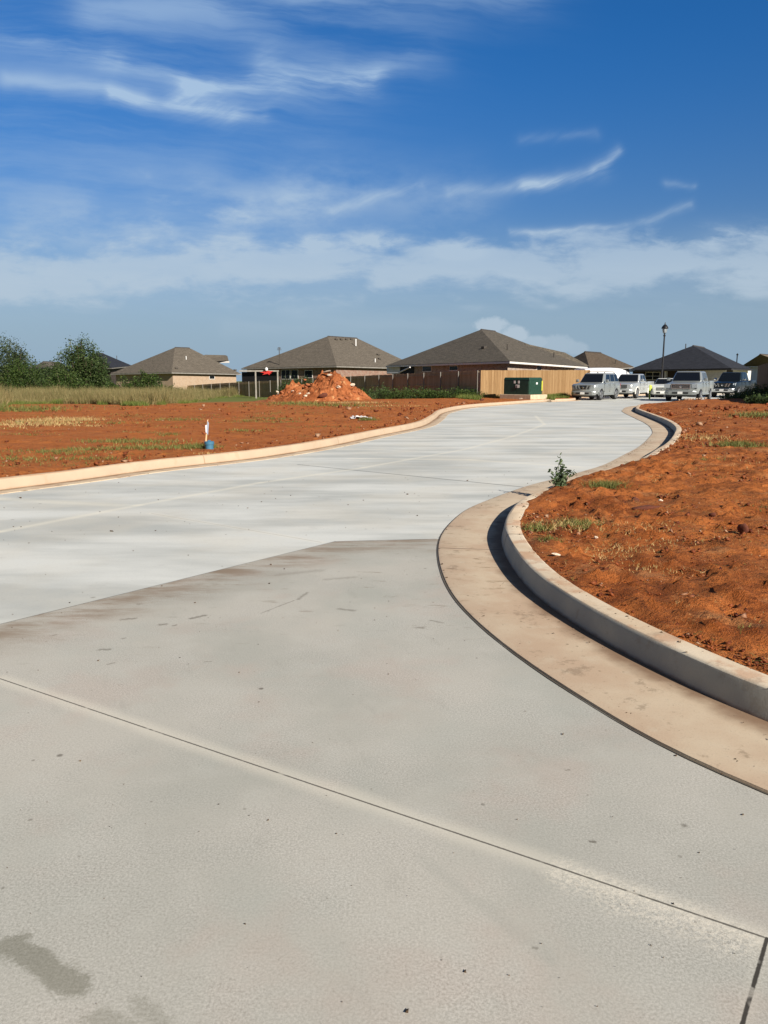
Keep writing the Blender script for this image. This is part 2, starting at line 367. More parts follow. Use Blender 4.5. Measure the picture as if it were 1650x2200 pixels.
# ------------------------------------------------------------------ road
def edge_side(g, x, y, a, b):                     # signed distance, positive on the camera's side
    a, b = G(*a), G(*b); dx, dy = b[0] - a[0], b[1] - a[1]; L = math.hypot(dx, dy)
    return ((x - a[0]) * (dy / L) - (y - a[1]) * (dx / L))
def road_nodes(g, ob, uvv):
    x, y, z = g.sep(ob); P = g.xyz(x, y, 0.)
    jit = (g.noise(P, 3, 3) - .5) * .02
    s1 = edge_side(g, x, y, (0, 1341), (720, 1163)) + jit; s2 = edge_side(g, x, y, (720, 1163), (935, 1158)) + jit
    old = g.ss(g.m('MINIMUM', s1, s2), -.01, .012)
    big = g.noise(P, .8, 4, .55); mid = g.noise(P, 3.2, 5, .6); fine = g.noise(P, 60, 4, .7); grain = g.noise(P, 130, 5, .85)
    # newer, paler concrete with broom streaks along the slab and dusty drifts
    st = g.noise(g.xyz(x * .35 + y * .1, y * 1.1, 0.), 1, 4, .6)
    new = g.mix(g.ss(st, .34, .66), lin(174, 176, 170), lin(206, 207, 200))
    new = g.mix(g.ss(big, .42, .65) * .35, new, lin(204, 198, 182))
    new = g.mix(g.ss(mid, .58, .75) * .2, new, lin(150, 152, 150))
    new = g.mix(g.ss(fine, .45, .85) * .18, new, lin(120, 120, 116))
    new = g.mix(g.ss(g.noise(P, 24, 5, .8), .56, .70) * .22, new, lin(140, 134, 122))
    new = g.mix(g.ss(g.seg(x, y, G(120, 1150), G(980, 985)) + (mid - .5) * .3, .5, .1) * .14, new, lin(150, 148, 140))
    new = g.mix(g.ss(g.voro(g.vm('ADD', P, (1.3, 2.7, 0)), 1.9), .05, .02) * .5, new, lin(110, 104, 92))
    # old slab: grey with pink and green-grey clouds and exposed aggregate grain
    o1 = g.mix(g.ss(big, .35, .62), lin(163, 162, 151), lin(179, 175, 163))
    o1 = g.mix(g.ss(g.noise(g.vm('ADD', P, (9.1, 3.3, 0)), 1.5, 4, .6), .5, .68) * .35, o1, lin(176, 156, 142))
    o1 = g.mix(g.ss(g.noise(g.vm('ADD', P, (2.1, 7.3, 0)), 1.2, 3, .5), .52, .7) * .4, o1, lin(164, 167, 157))
    o1 = g.mix(g.ss(mid, .5, .72) * .3, o1, lin(178, 178, 168))
    o1 = g.mix(g.ss(g.noise(g.xyz(x * 9 + y * 3, y * 2.5 - x, 6.), 1, 5, .7), .55, .75) * .16, o1, lin(120, 116, 106))
    gm = g.ss(grain, .36, .64); o1 = g.mix(g.ss(g.noise(P, 1.7, 4, .6), .3, .7) * .26 + .08, o1, g.mix(gm, lin(96, 92, 84), lin(228, 224, 214)))
    g2 = g.ss(g.noise(P, 75, 3, .75), .55, .72); o1 = g.mix(g2 * .22, o1, lin(104, 98, 88))
    spots = g.ss(g.voro(P, 2.6), .045, .018) + g.ss(g.voro(g.vm('ADD', P, (5.3, 1.7, 0)), 7.), .07, .03) * .7
    spots = spots * g.ss(g.noise(P, 1.1, 2), .42, .6); o1 = g.mix(g.m('MINIMUM', spots, 1.) * .65, o1, lin(72, 64, 52))
    scr = g.ss(g.noise(g.xyz(x * 1.6, y * 7., 2.), 1, 5, .7, .6), .66, .72) * g.ss(y, 3.3, 4.6)
    o1 = g.mix(scr * .5, o1, lin(88, 78, 62))
    for (pa, pb, wd_, dk_) in (((262, 1331), (288, 1329), .02, .6), ((410, 1329), (440, 1322), .018, .7), ((345, 1342), (355, 1341), .02, .6), ((372, 1344), (378, 1343), .012, .6), ((215, 1396), (235, 1395), .016, .6),
        ((232, 1427), (246, 1424), .008, .5), ((440, 1422), (455, 1421), .006, .5), ((728, 1308), (760, 1312), .02, .5), ((925, 1333), (952, 1338), .012, .5), ((560, 1318), (600, 1302), .006, .5), ((600, 1302), (632, 1290), .007, .55), ((640, 1288), (660, 1273), .014, .5),
        ((262, 1372), (268, 1371), .01, .5), ((110, 1366), (120, 1364), .012, .5), ((700, 1245), (760, 1240), .03, .3), ((600, 1235), (690, 1225), .04, .25), ((1268, 1808), (1278, 1809), .007, .75), ((1146, 2036), (1153, 2037), .005, .6), ((1215, 1655), (1222, 1654), .006, .5)):
        pa, pb = G(*pa), G(*pb); dd_ = g.seg(x, y, pa, pb) + (g.noise(P, 38, 4, .8) - .5) * wd_ * 4.2
        o1 = g.mix(g.ss(dd_, wd_ * 1.4, wd_ * .1) * dk_ * .85, o1, lin(76, 68, 54))
    # spalled, rougher cement beside the long joint
    sp_ = g.ss(g.seg(x, y, G(1220, 1880), G(1560, 2010)) + (g.noise(P, 5, 4, .6) - .5) * .16, .12, .02)
    o1 = g.mix(sp_ * g.ss(g.noise(P, 55, 4, .8), .46, .56) * .45, o1, lin(222, 214, 196)); o1 = g.mix(sp_ * g.ss(g.noise(P, 70, 3, .8), .58, .66) * .55, o1, lin(96, 86, 72))
    o1 = g.mix(g.ss(g.seg(x, y, G(900, 1840), G(1180, 2060)) + (mid - .5) * .1, .04, .0) * .22, o1, lin(150, 150, 140))
    o1 = g.mix(g.ss(g.noise(g.xyz(x * 2.2 + y * .6, y * 9, 8.), 1, 6, .75), .60, .66) * g.ss(y, 3.6, 5.2) * .45, o1, lin(112, 98, 78))
    band = g.ss(g.m('MINIMUM', s1, s2), .75, .05)     # brown wash just inside the old slab's edge
    wash = band * (g.ss(g.noise(g.xyz(x * 1.5, y * 5, 4.), 1, 5, .65), .40, .64) * .65 + .18)
    o1 = g.mix(wash, o1, lin(126, 106, 84))
    col = g.mix(old, new, o1)
    # damp drips lower left
    def blob(a, b, wd, soft):
        a, b = G(*a), G(*b); d = g.seg(x, y, a, b) + (g.noise(P, 14, 5, .8) - .5) * .13
        return g.ss(d, wd + soft, wd)
    wet = g.m('MAXIMUM', blob((20, 2028), (160, 2120), .022, .03), g.m('MAXIMUM', blob((215, 2185), (260, 2215), .02, .035) * .6, blob((300, 2160), (340, 2200), .012, .03) * .5))
    col = g.mix(wet * .5, col, lin(92, 90, 70))
    # joints: (from, to, width m, darkness, halo width, halo strength)
    J = [((0, 1458), (1640, 2013), .004, .8, .05, .32), ((1648, 2016), (1560, 2320), .0055, .95, .02, .1),
         ((0, 1341), (720, 1163), .006, .55, .03, .0), ((720, 1163), (935, 1158), .010, .45, .03, .0),
         ((640, 998), (1130, 1047), .022, .65, .0, .0), ((325, 1103), (690, 1165), .007, .3, .05, .25)]
    for a, b, wd, dk, hw, hs_ in J:
        a, b = G(*a), G(*b); d = g.seg(x, y, a, b)
        if hs_: col = g.mix(g.ss(d + (mid - .5) * .06, hw * 1.6, 0.) * hs_, col, lin(226, 218, 198))
        brk = g.ss(g.noise(P, 14, 2), .28, .4) * .6 + .4
        col = g.mix(g.ss(d + (fine - .5) * .004, wd * 1.3, wd * .6) * brk * dk, col, lin(48, 44, 38))
    # dusty pale longitudinal joints on the new pavement
    for pl in ([(-60, 1156), (0, 1142), (300, 1085), (560, 1037), (780, 1005), (1000, 965), (1100, 938), (1170, 912)], [(-200, 1062), (0, 1072), (260, 1086)],
               [(1170, 912), (1150, 893)], [(560, 965), (820, 965)], [(760, 985), (1010, 988), (1240, 1003)], [(900, 935), (1100, 938), (1330, 948)], [(960, 900), (1340, 905)], [(1000, 882), (1310, 884)]):
        for a, b in zip(pl[:-1], pl[1:]):
            w0 = .05 if pl[0][0] in (-60, 1170) else .09; a, b = G(*a), G(*b)
            col = g.mix(g.ss(g.seg(x, y, a, b) + (mid - .5) * .12, w0 * 2.2, 0.) * (.38 if w0 < .06 else .3) * (1 - old), col, lin(226, 220, 200))
    # red soil washed along both gutters far away
    h = fine * .3 + grain * .25 + mid * .1 + sp_ * g.noise(P, 45, 4, .8) * 3.
    return col, h
M_road = mat('concrete pavement', road_nodes, rough=.85, bstr=.2, bdist=.004, spec=.3)
yr = np.unique(np.concatenate([np.geomspace(1, 420, 260) - 8, KR[:, 1], KL[:, 1]])); yr = yr[(yr > -8) & (yr < 130)]
xl, xr_ = xat(KL, yr), xat(KR, yr); tt = np.linspace(-.0, 1., 9)
Xg = xl[:, None] * (1 - tt) + xr_[:, None] * tt; Yg = np.repeat(yr[:, None], 9, 1); Vr = np.stack([Xg, Yg, 0 * Xg], -1).reshape(-1, 3)
n = len(yr); idx = np.arange(n * 9).reshape(n, 9)
Fr = np.stack([idx[:-1, :-1], idx[:-1, 1:], idx[1:, 1:], idx[1:, :-1]], -1).reshape(-1, 4)
road = tag(bulk('road', Vr, Fr, M_road), kind='structure')

def pan_nodes(g, ob, uvv):
    x, y, z = g.sep(ob); P = g.xyz(x, y, z)
    a = g.noise(P, 1.6, 4, .6); b = g.noise(P, 7, 5, .65); f = g.noise(P, 90, 3, .7); ux, uy, _ = g.sep(uvv)
    silt_shade = g.ss(uy + (g.noise(P, 2.2, 4, .6) - .5) * .28, .20, .06); jx = g.m('ABSOLUTE', g.m('FRACT', (ux - s0R) / 4.6 + .5) - .5) * 4.6  # brown silt at the kerb foot, also deepening the kerb's shadow by colour
    col = g.mix(g.ss(a, .35, .65), lin(184, 160, 134), lin(196, 178, 152))
    col = g.mix(g.ss(b, .52, .72) * .4, col, lin(198, 184, 160))
    col = g.mix(g.ss(g.noise(g.xyz(x * 3, y * 8, 0.), 1, 5, .7), .56, .68) * g.ss(y, 4, 6) * .7, col, lin(122, 100, 72))
    col = g.mix(g.ss(g.voro(P, 6), .07, .03) * .6, col, lin(90, 76, 56))
    col = g.mix(g.ss(f, .5, .75) * .18, col, lin(120, 104, 84))
    col = g.mix(silt_shade * .8, col, lin(112, 84, 62))
    col = g.mix(g.ss(jx + (b - .5) * .01, .012, .005) * .7, col, lin(76, 62, 48))
    col = g.mix(g.ss(g.noise(g.vm('ADD', P, (3.3, 8.8, 0)), 3.2, 6, .75), .57, .64) * .45, col, lin(118, 100, 80))
    col = g.mix(g.ss(g.noise(P, 28, 4, .8), .62, .72) * .5, col, lin(92, 76, 58))
    return col, b * .3 + f * .5
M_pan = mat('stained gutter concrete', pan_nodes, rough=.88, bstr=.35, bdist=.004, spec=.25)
def kerb_nodes(g, ob, uvv):
    x, y, z = g.sep(ob); P = g.xyz(x, y, z)
    a = g.noise(P, 2.2, 4, .6); b = g.noise(P, 12, 5, .7); f = g.noise(P, 110, 3, .7)
    top = g.ss(z, .135, .15)  # pale top over greyer face: sunlit and shaded contrast painted into the colour
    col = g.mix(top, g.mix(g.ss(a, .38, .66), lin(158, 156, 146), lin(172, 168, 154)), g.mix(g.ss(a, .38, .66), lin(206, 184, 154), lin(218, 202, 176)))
    col = g.mix(top * g.ss(g.noise(P, 5, 4, .6), .48, .62) * .55, col, lin(186, 140, 106))
    col = g.mix(g.ss(g.noise(P, 9, 5, .7), .62, .7) * .6 * top, col, lin(128, 84, 58))
    # soil splashed along the foot of the face
    col = g.mix(g.ss(z + (b - .5) * .03, .028, .004) * .7, col, lin(120, 82, 58))
    col = g.mix(g.ss(f, .52, .75) * .16, col, lin(116, 108, 96))
    ux, uy, _ = g.sep(uvv); jx = g.m('ABSOLUTE', g.m('FRACT', (ux - s0R) / 4.6 + .5) - .5) * 4.6
    col = g.mix(g.ss(jx + (b - .5) * .01, .014, .006) * .8, col, lin(70, 56, 44))
    col = g.mix(g.ss(g.noise(P, 4, 6, .75), .56, .66) * .35, col, lin(140, 126, 108))
    # the far and left kerbs are dusted with orange soil
    dust = g.ss(y - x * 2.2, 6, 14); col = g.mix(dust * .5, col, lin(192, 158, 122))
    return col, b * .4 + f * .4
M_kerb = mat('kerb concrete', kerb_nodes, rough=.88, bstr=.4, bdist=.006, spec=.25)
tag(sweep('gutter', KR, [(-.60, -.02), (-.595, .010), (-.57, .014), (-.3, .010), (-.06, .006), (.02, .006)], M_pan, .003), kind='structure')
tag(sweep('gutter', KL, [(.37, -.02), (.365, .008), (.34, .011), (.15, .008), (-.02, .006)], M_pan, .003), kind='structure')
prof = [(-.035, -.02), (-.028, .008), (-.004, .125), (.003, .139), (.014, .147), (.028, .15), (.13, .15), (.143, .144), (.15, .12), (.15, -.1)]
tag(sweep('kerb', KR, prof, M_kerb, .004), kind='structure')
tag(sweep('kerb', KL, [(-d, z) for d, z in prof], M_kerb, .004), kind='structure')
# dark open joint between slab and gutter
M_joint = mat('joint grit', color=lin(84, 76, 64), rough=1.)
s_ = KR[(KR[:, 1] > .5) & (KR[:, 1] < 12)]
jn = offset(s_, -.607); wj = .003 + .005 * np.clip(fbm(jn[:, 0], jn[:, 1], .35, 3, 77) + .35, 0, 1) * np.clip((9 - jn[:, 1]) / 4, .3, 1)
T_ = offset(s_, 1) - s_; Vj = []
for p, t, ww in zip(jn, T_, wj): Vj += [(p[0] - t[0] * ww, p[1] - t[1] * ww, .004), (p[0] + t[0] * ww, p[1] + t[1] * ww, .004)]
tag(bulk('pavement_joint', Vj, [(2 * i, 2 * i + 2, 2 * i + 3, 2 * i + 1) for i in range(len(jn) - 1)], M_joint), kind='structure')
#@@PART2
# ------------------------------------------------------------------ materials of things
def ri(g):                                        # random per loose piece
    return V(g, g.n('ShaderNodeNewGeometry').outputs['Random Per Island'])
def rep(c1, c2, sc=3., rough=.7, c3=None, **k):
    def f(g, ob, uvv):
        a = g.noise(ob, sc, 5, .6); col = g.mix(g.ss(a, .35, .65), c1, c2)
        if c3: col = g.mix(g.ss(g.noise(ob, sc * 6, 4, .65), .52, .7) * .5, col, c3)
        return col, a
    return mat('surface', f, rough=rough, bstr=.15, **k)
def brick_mat(c1, c2, mortar, name='brick'):
    def f(g, ob, uvv):
        b = g.n('ShaderNodeTexBrick'); g.put(b.inputs['Vector'], uvv); g.put(b.inputs['Color1'], c1); g.put(b.inputs['Color2'], c2)
        g.put(b.inputs['Mortar'], mortar); b.inputs['Scale'].default_value = 1; b.inputs['Brick Width'].default_value = .22
        b.inputs['Row Height'].default_value = .075; b.inputs['Mortar Size'].default_value = .009
        col = g.mix(g.ss(g.noise(ob, 2.5, 4), .4, .65) * .45, V(g, b.outputs[0]), mortar)
        return col, V(g, b.outputs['Fac']) * -1.
    return mat(name, f, rough=.9, bstr=.3)
def roof_mat(c1, c2, name='shingles'):
    def f(g, ob, uvv):
        b = g.n('ShaderNodeTexBrick'); g.put(b.inputs['Vector'], uvv); g.put(b.inputs['Color1'], c1); g.put(b.inputs['Color2'], c2)
        g.put(b.inputs['Mortar'], tuple(c * .45 for c in c1[:3]) + (1,)); b.inputs['Scale'].default_value = 1; b.inputs['Brick Width'].default_value = .32
        b.inputs['Row Height'].default_value = .145; b.inputs['Mortar Size'].default_value = .01; b.offset = .37
        x, y, z = g.sep(uvv); s = g.noise(g.xyz(x * .5, y * .6, 0.), 1, 4, .6)
        col = g.mix(g.ss(s, .35, .68) * .45, V(g, b.outputs[0]), tuple(c * .68 for c in c2[:3]) + (1,))
        sp = g.ss(g.noise(g.xyz(x * 3.1, y * 6.9, 0.), 1, 2), .55, .65); col = g.mix(sp * .4, col, c2)
        return col, V(g, b.outputs['Fac']) * -1.
    return mat(name, f, rough=.95, bstr=.3, spec=.2)
M_roofA = roof_mat(lin(90, 83, 73), lin(112, 104, 92)); M_roofB = roof_mat(lin(78, 73, 64), lin(100, 93, 82))
M_roofD = roof_mat(lin(38, 40, 45), lin(52, 54, 60)); M_roofE = roof_mat(lin(78, 68, 56), lin(98, 86, 72)); M_roofF = roof_mat(lin(112, 100, 82), lin(130, 118, 98))
M_brR = brick_mat(lin(112, 76, 62), lin(142, 100, 82), lin(150, 136, 122)); M_brT = brick_mat(lin(120, 100, 86), lin(172, 150, 130), lin(176, 164, 150))
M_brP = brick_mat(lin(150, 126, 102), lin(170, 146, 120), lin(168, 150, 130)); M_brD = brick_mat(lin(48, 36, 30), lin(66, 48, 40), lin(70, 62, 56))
M_white = rep(lin(214, 212, 206), lin(226, 224, 218), 2.); M_trim = rep(lin(206, 202, 194), lin(220, 216, 208), 4.); M_grayt = rep(lin(120, 116, 108), lin(138, 134, 126), 4.)
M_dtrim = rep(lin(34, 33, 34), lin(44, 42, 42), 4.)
M_glass = mat('window glass', color=lin(22, 26, 30), rough=.25, spec=.3); M_dark = mat('dark opening', color=lin(22, 20, 20), rough=.8)
M_black = mat('black metal', color=lin(24, 24, 26), rough=.45); M_steel = mat('galvanised steel', color=lin(138, 134, 126), rough=.6, metal=.3)
M_pvc = mat('white plastic pipe', color=lin(225, 225, 222), rough=.5); M_vent = rep(lin(58, 52, 46), lin(70, 64, 56))
def plank_mat(c1, c2, c3, pitch=.14, name='fence boards'):
    def f(g, ob, uvv):
        x, y, z = g.sep(uvv); k = g.m('FLOOR', x / pitch); wn_ = g.n('ShaderNodeTexWhiteNoise', noise_dimensions='1D'); g.put(wn_.inputs['W'], k)
        r = V(g, wn_.outputs[0]); s = g.noise(g.xyz(x * 30, y * 1.4, k * 3.), 1, 4, .6)
        col = g.mix(r, c1, c2); col = g.mix(g.ss(s, .45, .75) * .6, col, c3)
        return col, s
    return mat(name, f, rough=.9, bstr=.3, spec=.2)
M_wood_new = plank_mat(lin(140, 110, 74), lin(162, 132, 94), lin(112, 84, 54)); M_wood_old = plank_mat(lin(160, 138, 108), lin(184, 162, 130), lin(124, 104, 80))
M_wood_dk = plank_mat(lin(70, 58, 46), lin(92, 76, 60), lin(48, 40, 32))

# ------------------------------------------------------------------ houses
def poly_plane_inset(P, ins):                     # parallel inset of a parallelogram in plan
    c = sum(P, Vector()) / 4; out = []
    for i in range(4):
        a, b, d = P[i - 1], P[i], P[(i + 1) % 4]
        e1 = (b - a); e1.z = 0; e1.normalize(); e2 = (d - b); e2.z = 0; e2.normalize()
        n1 = Vector((-e1.y, e1.x, 0)); n2 = Vector((-e2.y, e2.x, 0))
        if n1.dot(c - b) < 0: n1 = -n1
        if n2.dot(c - b) < 0: n2 = -n2
        k = ins / (1 + n1.dot(n2)); out.append(b + (n1 + n2) * k)
    return out
def house(label, name, L, Cn, R, A, Bp, roof, wall, fascia, group=None, rk=None, gz=None, ins=.45):
    h = empty(name, (0, 0, 0)); tag(h, label, 'house', group)
    L, Cn, R = at(*L), at(*Cn), at(*R); Bk = L + R - Cn
    ur = (R - Cn)
    def ridge(px, z=None):                        # slide in from the middle of the L-C eave until it shows at px
        mid = (L + Cn) / 2; tx = ray(px[0], 0); tgt = (px[0] - 825) / F
        # account for pitch: x/(depth along the view) where depth uses world y and z
        k = .5
        for _ in range(40):
            p = mid + ur * k; dep = p.y * math.cos(TH); zz = z if z is not None else 5
            dep -= (zz - CH) * math.sin(TH); f0 = p.x - tgt * dep
            q = mid + ur * (k + .01); f1 = q.x - tgt * (q.y * math.cos(TH) - (zz - CH) * math.sin(TH)); k -= f0 / ((f1 - f0) / .01)
        return k, mid + ur * k
    kA, A_ = ridge(A); A_.z = at(A[0], A[1], A_.y).z
    kB, B_ = ridge(Bp, A_.z); kB = max(kA + .02, min(kB, 1.)); B_ = (L + Cn) / 2 + ur * kB; B_.z = A_.z
    o0 = Vector(h.location); gzv = gz if gz is not None else min(float(base_z(p.x, p.y)) for p in (L, Cn, R)) - .3
    e = [L, Cn, R, Bk]; m = MB()
    m.poly([L, Cn, A_]); m.poly([Cn, R, B_, A_]); m.poly([R, Bk, B_]); m.poly([Bk, L, A_, B_])
    rf = m.build('roof', roof, h)
    fm = MB(); up = Vector((0, 0, .03)); dn = Vector((0, 0, -.17))
    inn = poly_plane_inset([p.copy() for p in e], .04); out = poly_plane_inset([p.copy() for p in e], -.03)
    for i in range(4):
        j = (i + 1) % 4
        fm.hexa([inn[i] + dn, out[i] + dn, out[j] + dn, inn[j] + dn], [inn[i] - up, out[i] - up, out[j] - up, inn[j] - up])
    fm.build('fascia', fascia, h)
    W = poly_plane_inset([p.copy() for p in e], ins); sm = MB(); I2 = [p + Vector((0, 0, -.13)) for p in inn]; sm.poly(I2).build('soffit', M_grayt, h)
    wm = MB()
    for i in range(4):
        j = (i + 1) % 4; a, b = W[i].copy(), W[j].copy(); a.z -= .1; b.z -= .1
        wm.poly([Vector((a.x, a.y, gzv)), Vector((b.x, b.y, gzv)), b, a])
    wm.build('wall', wall, h)
    # ridge cap vents
    cap = MB(); d = (B_ - A_); nrm = Vector((-d.y, d.x, 0)).normalized() * .13
    if d.length > .3: cap.hexa([A_ - nrm - Vector((0, 0, .06)), B_ - nrm - Vector((0, 0, .06)), B_ + nrm - Vector((0, 0, .06)), A_ + nrm - Vector((0, 0, .06))],
        [A_ + Vector((0, 0, .07)), B_ + Vector((0, 0, .07)), B_ + Vector((0, 0, .071)), A_ + Vector((0, 0, .071))]).build('ridge_vent', M_vent, rf)
    return dict(h=h, L=L, C=Cn, R=R, W=W, A=A_, B=B_, roof=rf, lw=(W[0], W[1]), rw=(W[1], W[2]), lf=(L, Cn, A_), rfc=(Cn, R, B_))
def on_wall(wl, px, py, out=.0):
    a, b = wl; c = Vector((a.x, a.y, a.z - 2)); p = hit(px, py, a, b, c)
    d = (b - a); d.z = 0; d.normalize(); n = Vector((d.y, -d.x, 0))
    if n.dot(Vector((0, 0, 1.5)) - a) < 0: n = -n
    return p + n * out, d, n
def panel(H, which, px0, py0, px1, py1, name, m, th=.04, parent=None, mid=True):
    a, d, n = on_wall(H[which], px0, (py0 + py1) / 2); b, _, _ = on_wall(H[which], px1, (py0 + py1) / 2)
    pc = on_wall(H[which], (px0 + px1) / 2, py0)[0]; zt = pc.z; zb = on_wall(H[which], (px0 + px1) / 2, py1)[0].z
    c = (a + b) / 2; c.z = (zt + zb) / 2; wd = Vector((b.x - a.x, b.y - a.y, 0)).length
    rz = math.atan2(d.y, d.x); o = MB().box(c + n * (th / 2 - .02), (wd, th + .04, zt - zb), rz).build(name, m, parent or H['h'])
    return o, c, wd, zt - zb, rz, n
def window(H, which, px0, py0, px1, py1, bars=1, horiz=False):
    o, c, wd, ht, rz, n = panel(H, which, px0, py0, px1, py1, 'window', M_trim, .05)
    t = .07; k = bars + 1; pw = (wd - t * (k + 1)) / k; dx = Vector((math.cos(rz), math.sin(rz), 0)); g_ = MB()
    for i in range(k):
        for j in range(2 if horiz else 1):
            hh = (ht - 2 * t - (t * .6 if horiz else 0)) / (2 if horiz else 1)
            z = (-ht / 2 + t + hh / 2 + j * (hh + t * .6))
            g_.box(c + dx * (-wd / 2 + t + pw / 2 + i * (pw + t)) + n * .055 + Vector((0, 0, z)), (pw, .02, hh), rz)
    g_.build('pane', M_glass, o)
def roof_bit(H, face, px, py, kind):
    p = hit(px, py, *H[face]); m = MB()
    if kind == 'pipe': m.tube([p - Vector((0, 0, .1)), p + Vector((0, 0, .42))], .055, 8).build('vent_pipe', M_pvc, H['h'])
    elif kind == 'dark_pipe': m.tube([p - Vector((0, 0, .1)), p + Vector((0, 0, .45))], .05, 8).build('vent_pipe', M_vent, H['h'])
    else: m.box(p + Vector((0, 0, .05)), (.34, .34, .2), R_(40)).build('roof_vent', M_vent, H['h'], bevel=.03)

h3 = house('brick house with large weathered brown hip roof directly behind the wooden fence corner', 'house', (830, 785, 71), (1095, 775.5, 55.5), (1262, 788, 72),
           (1033, 708), (1064, 713), M_roofB, M_brT, M_trim)
for r in ((908, 786, 928, 799), (966, 785, 985, 797)): window(h3, 'lw', *r, bars=0)
window(h3, 'rw', 1152, 785, 1162, 797, bars=0)
panel(h3, 'lw', 858, 787, 890, 803, 'patio_opening', M_dark, .03)
o_, c_, *_ = panel(h3, 'lw', 832, 789, 860, 803, 'siding_panel', M_white, .05)
for q in ((1040, 748, 'vent'), ): roof_bit(h3, 'lf', *q)
for q in ((1090, 752, 'dark_pipe'), (1190, 768, 'dark_pipe')): roof_bit(h3, 'rfc', *q)
# sloping awning beam at the left end of the same house
a_ = at(832, 801, 69.8); b_ = at(856, 801, 68); c2 = at(881, 789, 66)
MB().tube([b_, c2], .06, 6).build('awning_arm', M_white, h3['h']); MB().tube([a_, b_], .05, 6).build('awning_arm', M_white, h3['h'])
# lower rear wing of that roof
w1, w2, w3, w4 = at(1128, 738, 71), at(1214, 757.5, 76), at(1268, 787, 77), at(1150, 787, 71.5)
b1 = w2 + Vector((-2.5, 6, -1.2)); rm = MB(); rm.poly([w4, w3, w2, w1]); rm.poly([w3, w2 + Vector((0, 5, -1.2)), w2]); rm.poly([w1, w2, w2 + Vector((0, 5, -1.2)), w1 + Vector((-1, 5, -1.2))])
rm.build('rear_roof', M_roofB, h3['h'])

h2 = house('middle brown-roofed brick house behind the dirt pile, with a small white rooftop pipe', 'house', (519, 791, 95), (723, 785.7, 86), (903, 791, 99),
           (704.5, 722.5), (767, 728), M_roofA, M_brR, M_grayt)
panel(h2, 'lw', 520, 799, 600, 822, 'patio_opening', M_dark, .03)
window(h2, 'lw', 605, 794, 624, 815, bars=1); window(h2, 'lw', 626, 794, 641, 815, bars=0)
window(h2, 'lw', 655, 795, 672, 812, bars=0)
pp = at(764.5, 738, h2['A'].y + .3); MB().tube([pp - Vector((0, 0, .3)), pp + Vector((0, 0, .55))], .07, 8).build('vent_pipe', M_pvc, h2['h'])
for q in ((812, 763, 'vent'), (815, 772, 'vent'), (806, 778, 'pipe')): roof_bit(h2, 'rfc', *q)
for px_ in (722, 733, 744, 755): roof_bit(h2, 'rfc', px_, 730, 'vent')
# white trimmed side strip on the sunlit wall
h1 = house('tan-walled house with brown hip roof and a small raised gable, left of the fence end', 'house', (237.7, 802.5, 106), (368.8, 799.5, 98), (518, 803, 106),
           (376, 746.5), (407, 748.5), M_roofA, M_brP, M_grayt)
window(h1, 'rw', 449, 807, 461, 815, bars=0)
for q in ((400, 772, 'pipe'),): roof_bit(h1, 'rfc', *q)
for q in ((379, 792, 'vent'), (505, 796, 'vent')): roof_bit(h1, 'rfc', *q)
g1, g2_, g3_, g4_ = at(440, 762, 112), at(484, 763, 112), at(491, 771, 110), at(462, 775, 109)
rm = MB(); rm.hexa([g4_ + Vector((-3, 1, -.3)), g3_ + Vector((0, 0, -.2)), g3_ + Vector((-1, 5, -.2)), g4_ + Vector((-3, 6, -.3))], [g1, g2_, g2_ + Vector((-.5, 4, 0)), g1 + Vector((-.5, 4, 0))]).build('upper_roof', M_roofA, h1['h'])
MB().box(g3_ + Vector((-1.1, .4, -.42)), (2.3, .2, .26), R_(-12)).build('gable_trim', M_trim, h1['h'])

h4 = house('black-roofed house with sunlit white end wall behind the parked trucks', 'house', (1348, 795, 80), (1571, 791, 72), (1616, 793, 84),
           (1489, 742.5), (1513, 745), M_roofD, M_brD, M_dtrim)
panel(h4, 'rw', 1573, 793, 1612, 830, 'white_siding', M_white, .03)
window(h4, 'lw', 1387, 799, 1419, 817, bars=1, horiz=True)
o_, c_, wd_, ht_, rz_, n_ = panel(h4, 'lw', 1455, 794, 1560, 830, 'garage_door', M_white, .06)
for k in range(4): MB().box(c_ + n_ * .075 + Vector((0, 0, -ht_ / 2 + (k + .5) * ht_ / 4)), (wd_ - .3, .02, ht_ / 4 - .07), rz_).build('door_panel', M_trim, o_)
panel(h4, 'lw', 1430, 797, 1433.5, 830, 'porch_post', M_trim, .3)
roof_bit(h4, 'lf', 1473, 748, 'dark_pipe')
q_ = hit(1583, 777, *h4['rfc']); MB().tube([q_ - Vector((0, 0, .1)), q_ + Vector((0, 0, .75))], .06, 8).lathe([(.1, .7), (.14, .74), (.02, .9)], q_, 8).build('vent_pipe', M_black, h4['h'])

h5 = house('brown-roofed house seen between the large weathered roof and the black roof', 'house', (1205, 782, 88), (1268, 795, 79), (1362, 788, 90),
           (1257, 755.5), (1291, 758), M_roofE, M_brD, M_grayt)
roof_bit(h5, 'rfc', 1322, 782, 'dark_pipe')
h6 = house('light brown roof with white eave rising past the dark fence at the right edge', 'house', (1592, 787, 102), (1700, 784, 92), (1770, 787, 104), (1634, 761), (1672, 761), M_roofF, M_white, M_trim)
h0 = house('dark grey roof mostly hidden behind the taller loose-crowned tree', 'house', (150, 792, 125), (240, 790, 118), (285, 786, 130), (208, 758), (222, 760), M_roofD, M_brD, M_grayt)
roof_bit(h0, 'rfc', 251, 770, 'dark_pipe')
h7 = house('distant low grey-brown roof showing between the two trees', 'house', (66, 791, 150), (106, 789, 142), (150, 791, 152), (92, 776.5), (128, 777.5), M_roofA, M_brD, M_grayt)

